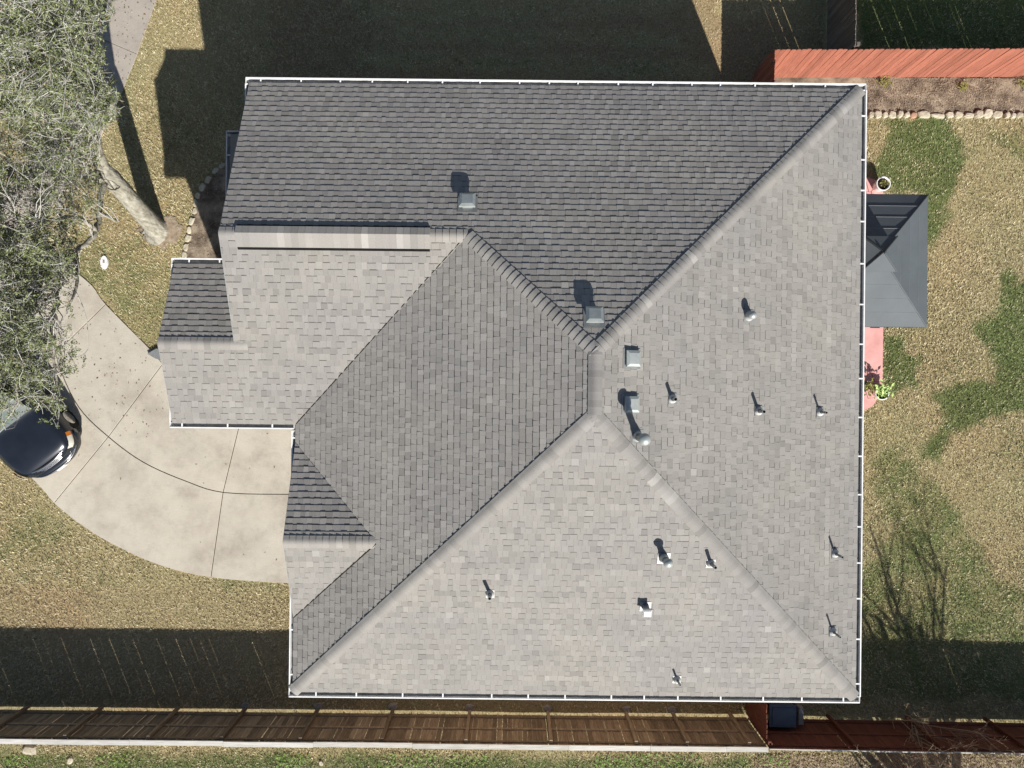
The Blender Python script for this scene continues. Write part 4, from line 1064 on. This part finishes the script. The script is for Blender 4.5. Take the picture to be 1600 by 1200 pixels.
    mb = MB(); mb.add([W(-.135, -.16, .38), W(-.135, .16, .38), W(-.12, .16, .53), W(-.12, -.16, .53)], [(0, 1, 2, 3)]); mb.obj('number_plate', M['door'], bp)
    for x in (.98, 4.05):
        for sg in (-1, 1):
            a = Vector(W(x, sg * .82, .36)); b = Vector(W(x, sg * 1.07, .36)); mb = MB(); mb.tube([a, b], .36, 22); w_ = mb.obj('wheel', M['tyre'], t)
            mb = MB(); mb.tube([b + (b - a) * .0, b + (b - a) * .05], .22, 18); mb.obj('rim', M['chrome'], w_)
    for sg in (-1, 1):
        mb = MB(); v = Vector(W(1.95, sg * 1.22, 1.15)); mb.box(tuple(v), (.14, .24, .16), math.atan2(f.y, f.x)); mb.obj('mirror', M['carblue'], t)
build_car()

# ------------------------------------------------------------------ OAK TREE
CROWN = [(-260, -120), (150, -120), (185, -20), (178, 25), (160, 60), (172, 95), (186, 125), (196, 165), (182, 195), (150, 205), (158, 215), (156, 245), (158, 275), (164, 300), (158, 330), (130, 350), (118, 385), (124, 415), (118, 450), (112, 480), (118, 520), (136, 560), (134, 590), (112, 612), (116, 650), (96, 662), (88, 676), (60, 662), (40, 648), (14, 672), (-40, 690), (-260, 700)]
BRIGHT_SPARSE = [(20, 215), (150, 205), (150, 330), (110, 370), (40, 350), (0, 330)]
SPARSE2 = [(60, 430), (140, 420), (140, 540), (88, 545), (62, 500)]
def crown_ok(p, r):
    a, b = proj(p.x, p.y, p.z)
    if not inpoly(np.array([a]), np.array([b]), CROWN)[0]: return False
    if inpoly(np.array([a]), np.array([b]), BRIGHT_SPARSE)[0] and r.random() < .22: return False
    if inpoly(np.array([a]), np.array([b]), SPARSE2)[0] and r.random() < .45: return False
    return True

def oak():
    r = random.Random(42); base = P(245, 358, 0); fork = P(165, 270, 3.0)
    t = thing('oak_tree', 'large live oak with pale grey trunk and thin twiggy crown', 'tree', base)
    mb = MB(); rad = [.50, .38, .315, .285, .27, .25, .26, .23]; tt = [-.05, .0, .045, .12, .35, .65, .92, 1.04]
    pts = [base.lerp(fork, q) + Vector((r.gauss(0, .012), r.gauss(0, .012), 0)) for q in tt]
    pts = [Vector((p.x, p.y, p.z)) for p in pts]
    mb.tube(pts, rad, 18); mb.obj('trunk', M['bark'], t, smooth=True)
    limbs = [
        [(165, 270, 3.0), (146, 215, 4.2), (118, 152, 5.6), (84, 95, 6.6), (50, 20, 7.4), (30, -60, 8)],
        [(118, 152, 5.6), (132, 100, 6.4), (128, 40, 7.2), (120, -40, 7.8)],
        [(165, 270, 3.0), (130, 235, 4.0), (70, 190, 5.2), (10, 130, 6.3), (-80, 80, 7.0), (-180, 30, 7.4)],
        [(70, 190, 5.2), (60, 130, 6.3), (20, 60, 7.1), (-60, -20, 7.8)],
        [(160, 285, 2.8), (90, 268, 3.6), (20, 262, 4.6), (-60, 270, 5.6), (-170, 250, 6.3)],
        [(165, 275, 2.9), (154, 330, 3.3), (150, 362, 3.6), (116, 392, 4.1), (70, 430, 4.9), (20, 480, 5.6), (-40, 540, 6.2), (-120, 600, 6.5)],
        [(116, 392, 4.1), (96, 450, 4.8), (80, 510, 5.3), (84, 570, 5.5), (96, 622, 5.5)],
        [(70, 430, 4.9), (30, 530, 5.5), (30, 590, 5.8), (20, 650, 5.8)],
        [(20, 262, 4.6), (0, 330, 5.4), (-30, 400, 6.0), (-120, 450, 6.6)],
        [(70, 430, 4.9), (0, 400, 5.6), (-60, 480, 6.2)],
        [(146, 215, 4.2), (165, 165, 5.6), (170, 120, 6.2)],
        [(84, 95, 6.6), (130, 10, 7.2), (150, -50, 7.5)],
        [(154, 330, 3.3), (170, 340, 3.4), (186, 345, 3.5)],
        [(150, 362, 3.6), (112, 338, 4.4), (60, 350, 5.0), (10, 385, 5.6)],
        [(160, 285, 2.8), (140, 262, 3.8), (110, 245, 4.6), (60, 225, 5.2)],
        [(116, 392, 4.1), (122, 440, 4.8), (104, 490, 5.2)],
    ]
    tw = MB(); leaf_o = []; leaf_d = []
    def wander(p, d, L, n, jit, lift=.0):
        out = [p.copy()]; d = d.normalized()
        for i in range(n):
            d = (d + Vector((r.gauss(0, jit), r.gauss(0, jit), r.gauss(0, jit * .8) + lift))).normalized(); p = p + d * (L / n); out.append(p.copy())
        return out, d
    for li, lm in enumerate(limbs):
        q = [tuple(P(a, b, z)) for a, b, z in lm]; c = [Vector(v) for v in catmull(q, 5)]
        c = [v + Vector((r.gauss(0, .035), r.gauss(0, .035), r.gauss(0, .02))) if 0 < i < len(c) - 1 else v for i, v in enumerate(c)]
        r0 = {0: .125, 2: .105, 4: .06, 5: .07}.get(li, .05); n = len(c)
        rad = [r0 * (1 - .82 * i / (n - 1)) + .008 for i in range(n)]
        mb = MB(); mb.tube(c, rad, 8); mb.obj('branch', M['bark'], t, smooth=True)
        acc = 0
        start = {0: 3, 2: 3, 4: 2, 5: 2}.get(li, 1)
        for i in range(start, n - 1):
            seg = (c[i + 1] - c[i]); acc += seg.length
            while acc > .062:
                acc -= .062
                d0 = seg.normalized(); side = Vector((r.gauss(0, 1), r.gauss(0, 1), r.gauss(.15, .55))); side = (side - d0 * side.dot(d0) * .8).normalized()
                p = c[i] + seg * r.random(); L = r.uniform(.6, 2.2) * (1.1 if i > n * .5 else .95)
                b2, _ = wander(p, side + d0 * .35, L, 5, .26, .02)
                if not crown_ok(b2[-1], r): continue
                tw.tube(b2, [.013, .011, .009, .0075, .006, .0045], 4, cap=False, tone=r.uniform(.4, 1))
                for k in range(6):
                    p3 = b2[r.randint(1, 5)]; d3 = Vector((r.gauss(0, 1), r.gauss(0, 1), r.gauss(.1, .6))).normalized() + side * .5
                    b3, e3 = wander(p3, d3, r.uniform(.25, .7), 4, .32)
                    if not crown_ok(b3[-1], r): continue
                    tw.tube(b3, [.006, .0055, .005, .004, .003], 3, cap=False, tone=r.uniform(.3, 1))
                    bare = r.random() < .13
                    for m_ in range(3):
                        p4 = b3[r.randint(1, 4)]; d4 = e3 + Vector((r.gauss(0, .9), r.gauss(0, .9), r.gauss(0, .6)))
                        b4, e4 = wander(p4, d4, r.uniform(.10, .30), 2, .35)
                        if not crown_ok(b4[-1], r): continue
                        tw.tube(b4, [.0042, .0038, .003], 3, cap=False, tone=r.uniform(.3, 1))
                        if not bare:
                            for z in range(r.randint(11, 22)):
                                s = r.random(); leaf_o.append(b4[0].lerp(b4[-1], s) + Vector((r.gauss(0, .025), r.gauss(0, .025), r.gauss(0, .02)))); leaf_d.append(e4)
    tw.obj('twigs', M['twig'], t, kind='stuff')
    n = len(leaf_o); O = np.array([tuple(v) for v in leaf_o]); Dv = np.array([tuple(v) for v in leaf_d]) + rng.normal(0, .8, (n, 3)); Dv /= np.linalg.norm(Dv, axis=1)[:, None]
    S = np.cross(Dv, rng.normal(0, .5, (n, 3)) + np.array([0, 0, 1.0])); S /= np.linalg.norm(S, axis=1)[:, None]
    L = rng.uniform(.034, .074, n)[:, None]; Wd = L * rng.uniform(.3, .5, n)[:, None]
    v = np.stack([O, O + Dv * L * .5 + S * Wd * .5, O + Dv * L, O + Dv * L * .5 - S * Wd * .5], 1).reshape(-1, 3)
    me = np_mesh('foliage', v, 4, M['leaf'], np.clip(rng.normal(.45, .24, n), 0, 1)); link('foliage', me, t, kind='stuff')
    # broken dead limb lying in the lower crown
    print('oak twig faces', len(tw.f), 'leaves', n)
    mb = MB(); q_ = 22; pr_ = [(base.x + .12 + (.62 + .13 * math.sin(3 * k_) + .08 * math.sin(7 * k_ + 1)) * math.cos(2 * math.pi * k_ / q_), base.y - .05 + (.5 + .1 * math.sin(2.3 * k_)) * math.sin(2 * math.pi * k_ / q_)) for k_ in range(q_)]
    mb.add([(base.x, base.y, .05)] + [(x_, y_, .012) for x_, y_ in pr_], [(0, k_ + 1, (k_ + 1) % q_ + 1) for k_ in range(q_)]); o_ = mb.obj('bare_soil', M['dust'], smooth=True); o_['kind'] = 'structure'; o_['label'] = 'patch of bare pale soil at the foot of the oak'
    # root flare
    for a, L in ((3.4, .5), (4.4, .45), (5.6, .35), (.6, .4)):
        mb = MB(); mb.tube([base + Vector((.15 * math.cos(a), .15 * math.sin(a), .12)), base + Vector((L * .7 * math.cos(a), L * .7 * math.sin(a), .03)), base + Vector((L * math.cos(a), L * math.sin(a), -.04))], [.13, .07, .03], 8); mb.obj('root', M['bark'], t, smooth=True)
oak()

# bare tree south east of the yard: only its shadow on the back lawn shows
def bare(name, label, cat, base, h, seed, r0, mat, n1=9, spread=.5, px_lim=None, stems=1):
    r = random.Random(seed); t = thing(name, label, cat, base); mb = MB(); tw = MB()
    def grow(p, d, L, rad, lvl):
        n = 5; pts = [p.copy()]; dd = d.normalized()
        for i in range(n): dd = (dd + Vector((r.gauss(0, .10), r.gauss(0, .10), r.gauss(.03, .06)))).normalized(); p = p + dd * L / n; pts.append(p.copy())
        (mb if lvl == 0 else tw).tube(pts, [rad * (1 - .5 * i / n) for i in range(n + 1)], 8 if lvl < 2 else 4, cap=False)
        if lvl < 4:
            for k in range(n1 if lvl == 0 else 4):
                q = pts[r.randint(2 if lvl == 0 else 1, n)]; a = r.uniform(0, 6.28); s_ = Vector((math.cos(a), math.sin(a), r.uniform(.2, 1.1))).normalized()
                grow(q, dd * .6 + s_ * spread * 1.6, L * r.uniform(.45, .7), rad * .45, lvl + 1)
    for k in range(stems):
        a = r.uniform(0, 6.28); grow(Vector(base) + Vector((math.cos(a), math.sin(a), 0)) * (.12 if stems > 1 else 0), Vector((math.cos(a) * .5, math.sin(a) * .5, 1)) if stems > 1 else Vector((0, 0, 1)), h * .45, r0, 0 if stems == 1 else 1)
    if mb.v: mb.obj('trunk', mat, t, smooth=True)
    tw.obj('twigs', mat, t, kind='stuff')
bare('bare_tree', 'leafless tree beyond the back fence casting thin branch shadows', 'tree', tuple(P(1505, 1345)), 10.5, 9, .15, M['bark'], 13, .62, stems=8)
bare('bare_shrub', 'leafless brown shrub outside the shaded red fence', 'shrub', tuple(P(1376, 1130)), 4.6, 5, .022, M['tanshrub'], 5, .55, stems=9)
bare('bare_shrub', 'smaller leafless shrub right of the taller bare shrub', 'shrub', tuple(P(1428, 1131)), 4.2, 15, .019, M['tanshrub'], 5, .6, stems=7)

# ------------------------------------------------------------------ small plants and litter
for k, (a, b, s, lab) in enumerate([(1378, 131, .16, 'small yellowing plant at the left end of the planting bed'), (1502, 138, .13, 'small yellow green plant in the middle of the planting bed'), (1597, 130, .2, 'brown leafy plant at the frame end of the planting bed')]):
    p = P(a, b); r = random.Random(60 + k); t = thing('bedding_plant', lab, 'plant', p); mb = MB()
    for i in range(70):
        an = r.uniform(0, 6.28); L = r.uniform(.05, .12); o = Vector((p.x + r.gauss(0, s * .6), p.y + r.gauss(0, s * .5), r.uniform(.04, .2)))
        d = Vector((math.cos(an), math.sin(an), r.uniform(-.2, .8))).normalized(); s_ = d.cross(Vector((0, 0, 1))).normalized() * L * .16
        mb.add([o, o + d * L * .5 + s_, o + d * L, o + d * L * .5 - s_], [(0, 1, 2, 3)])
    mb.obj('foliage', M['weed'], t)
    mb = MB()
    for i in range(5): an = r.uniform(0, 6.28); mb.tube([p, p + Vector((math.cos(an) * .12, math.sin(an) * .12, .2))], .006, 4)
    mb.obj('stems', M['tanshrub'], t)

def scatter(name, label, boxes, mat, size, zz, exclude=()):
    V = []; T = []
    for (poly, n) in boxes:
        w = pl(poly, zz); xs = [q[0] for q in w]; ys = [q[1] for q in w]
        x = rng.uniform(min(xs), max(xs), n * 2); y = rng.uniform(min(ys), max(ys), n * 2); k = inpoly(x, y, w); x = x[k][:n]; y = y[k][:n]; m = len(x)
        a = rng.uniform(0, 6.28, m); L = rng.uniform(size[0], size[1], m); W_ = L * rng.uniform(.25, .6, m)
        d = np.stack([np.cos(a) * L / 2, np.sin(a) * L / 2, rng.uniform(-.006, .012, m)], 1); s = np.stack([-np.sin(a) * W_ / 2, np.cos(a) * W_ / 2, rng.uniform(-.004, .008, m)], 1)
        c = np.stack([x, y, zz + rng.uniform(.004, .02, m)], 1)
        V.append(np.stack([c - d, c - s, c + d, c + s], 1).reshape(-1, 3)); T.append(rng.random(m))
    me = np_mesh(name, np.concatenate(V), 4, mat, np.concatenate(T)); link(name, me, kind='stuff', label=label)
scatter('leaf_litter', 'scattered dry leaves on the driveway and lawn near the oak', [([(0, 430), (160, 440), (260, 600), (250, 680), (100, 720), (0, 700)], 210), ([(160, 600), (450, 680), (450, 900), (120, 780)], 26), ([(120, 0), (245, 0), (190, 150), (60, 330), (0, 380)], 500)], M['litter'], (.03, .08), .036)
scatter('leaf_litter', 'thick dry leaf litter outside the red fence', [([(1180, 1180), (1640, 1180), (1640, 1230), (1180, 1230)], 6500), ([(-20, 1176), (1180, 1182), (1180, 1220), (-20, 1220)], 800)], M['litter'], (.03, .09), .01)
scatter('mulch_chips', 'coarse bark chips spread over the planting beds', [([(1352, 122), (1640, 121), (1640, 176), (1352, 178)], 7000), ([(352, 256), (325, 284), (302, 345), (288, 415), (352, 420)], 1200)], M['litter'], (.015, .05), .022)

M['greenweed'] = mat_noise('green_weed', [(.3, (.07, .13, .02, 1)), (.7, (.22, .32, .07, 1))], 9, 2, .6, .3, 0, 0)
_w = [([(a, 1178), (a + w, 1178), (a + w, 1215), (a, 1215)], n) for a, w, n in ((8, 40, 160), (150, 50, 130), (430, 60, 260), (590, 90, 260), (700, 60, 160), (930, 90, 420), (1020, 80, 200), (1185, 50, 150))]
scatter('weeds', 'bright green broad leaved weeds in the strip outside the fence', _w, M['greenweed'], (.04, .10), .03)
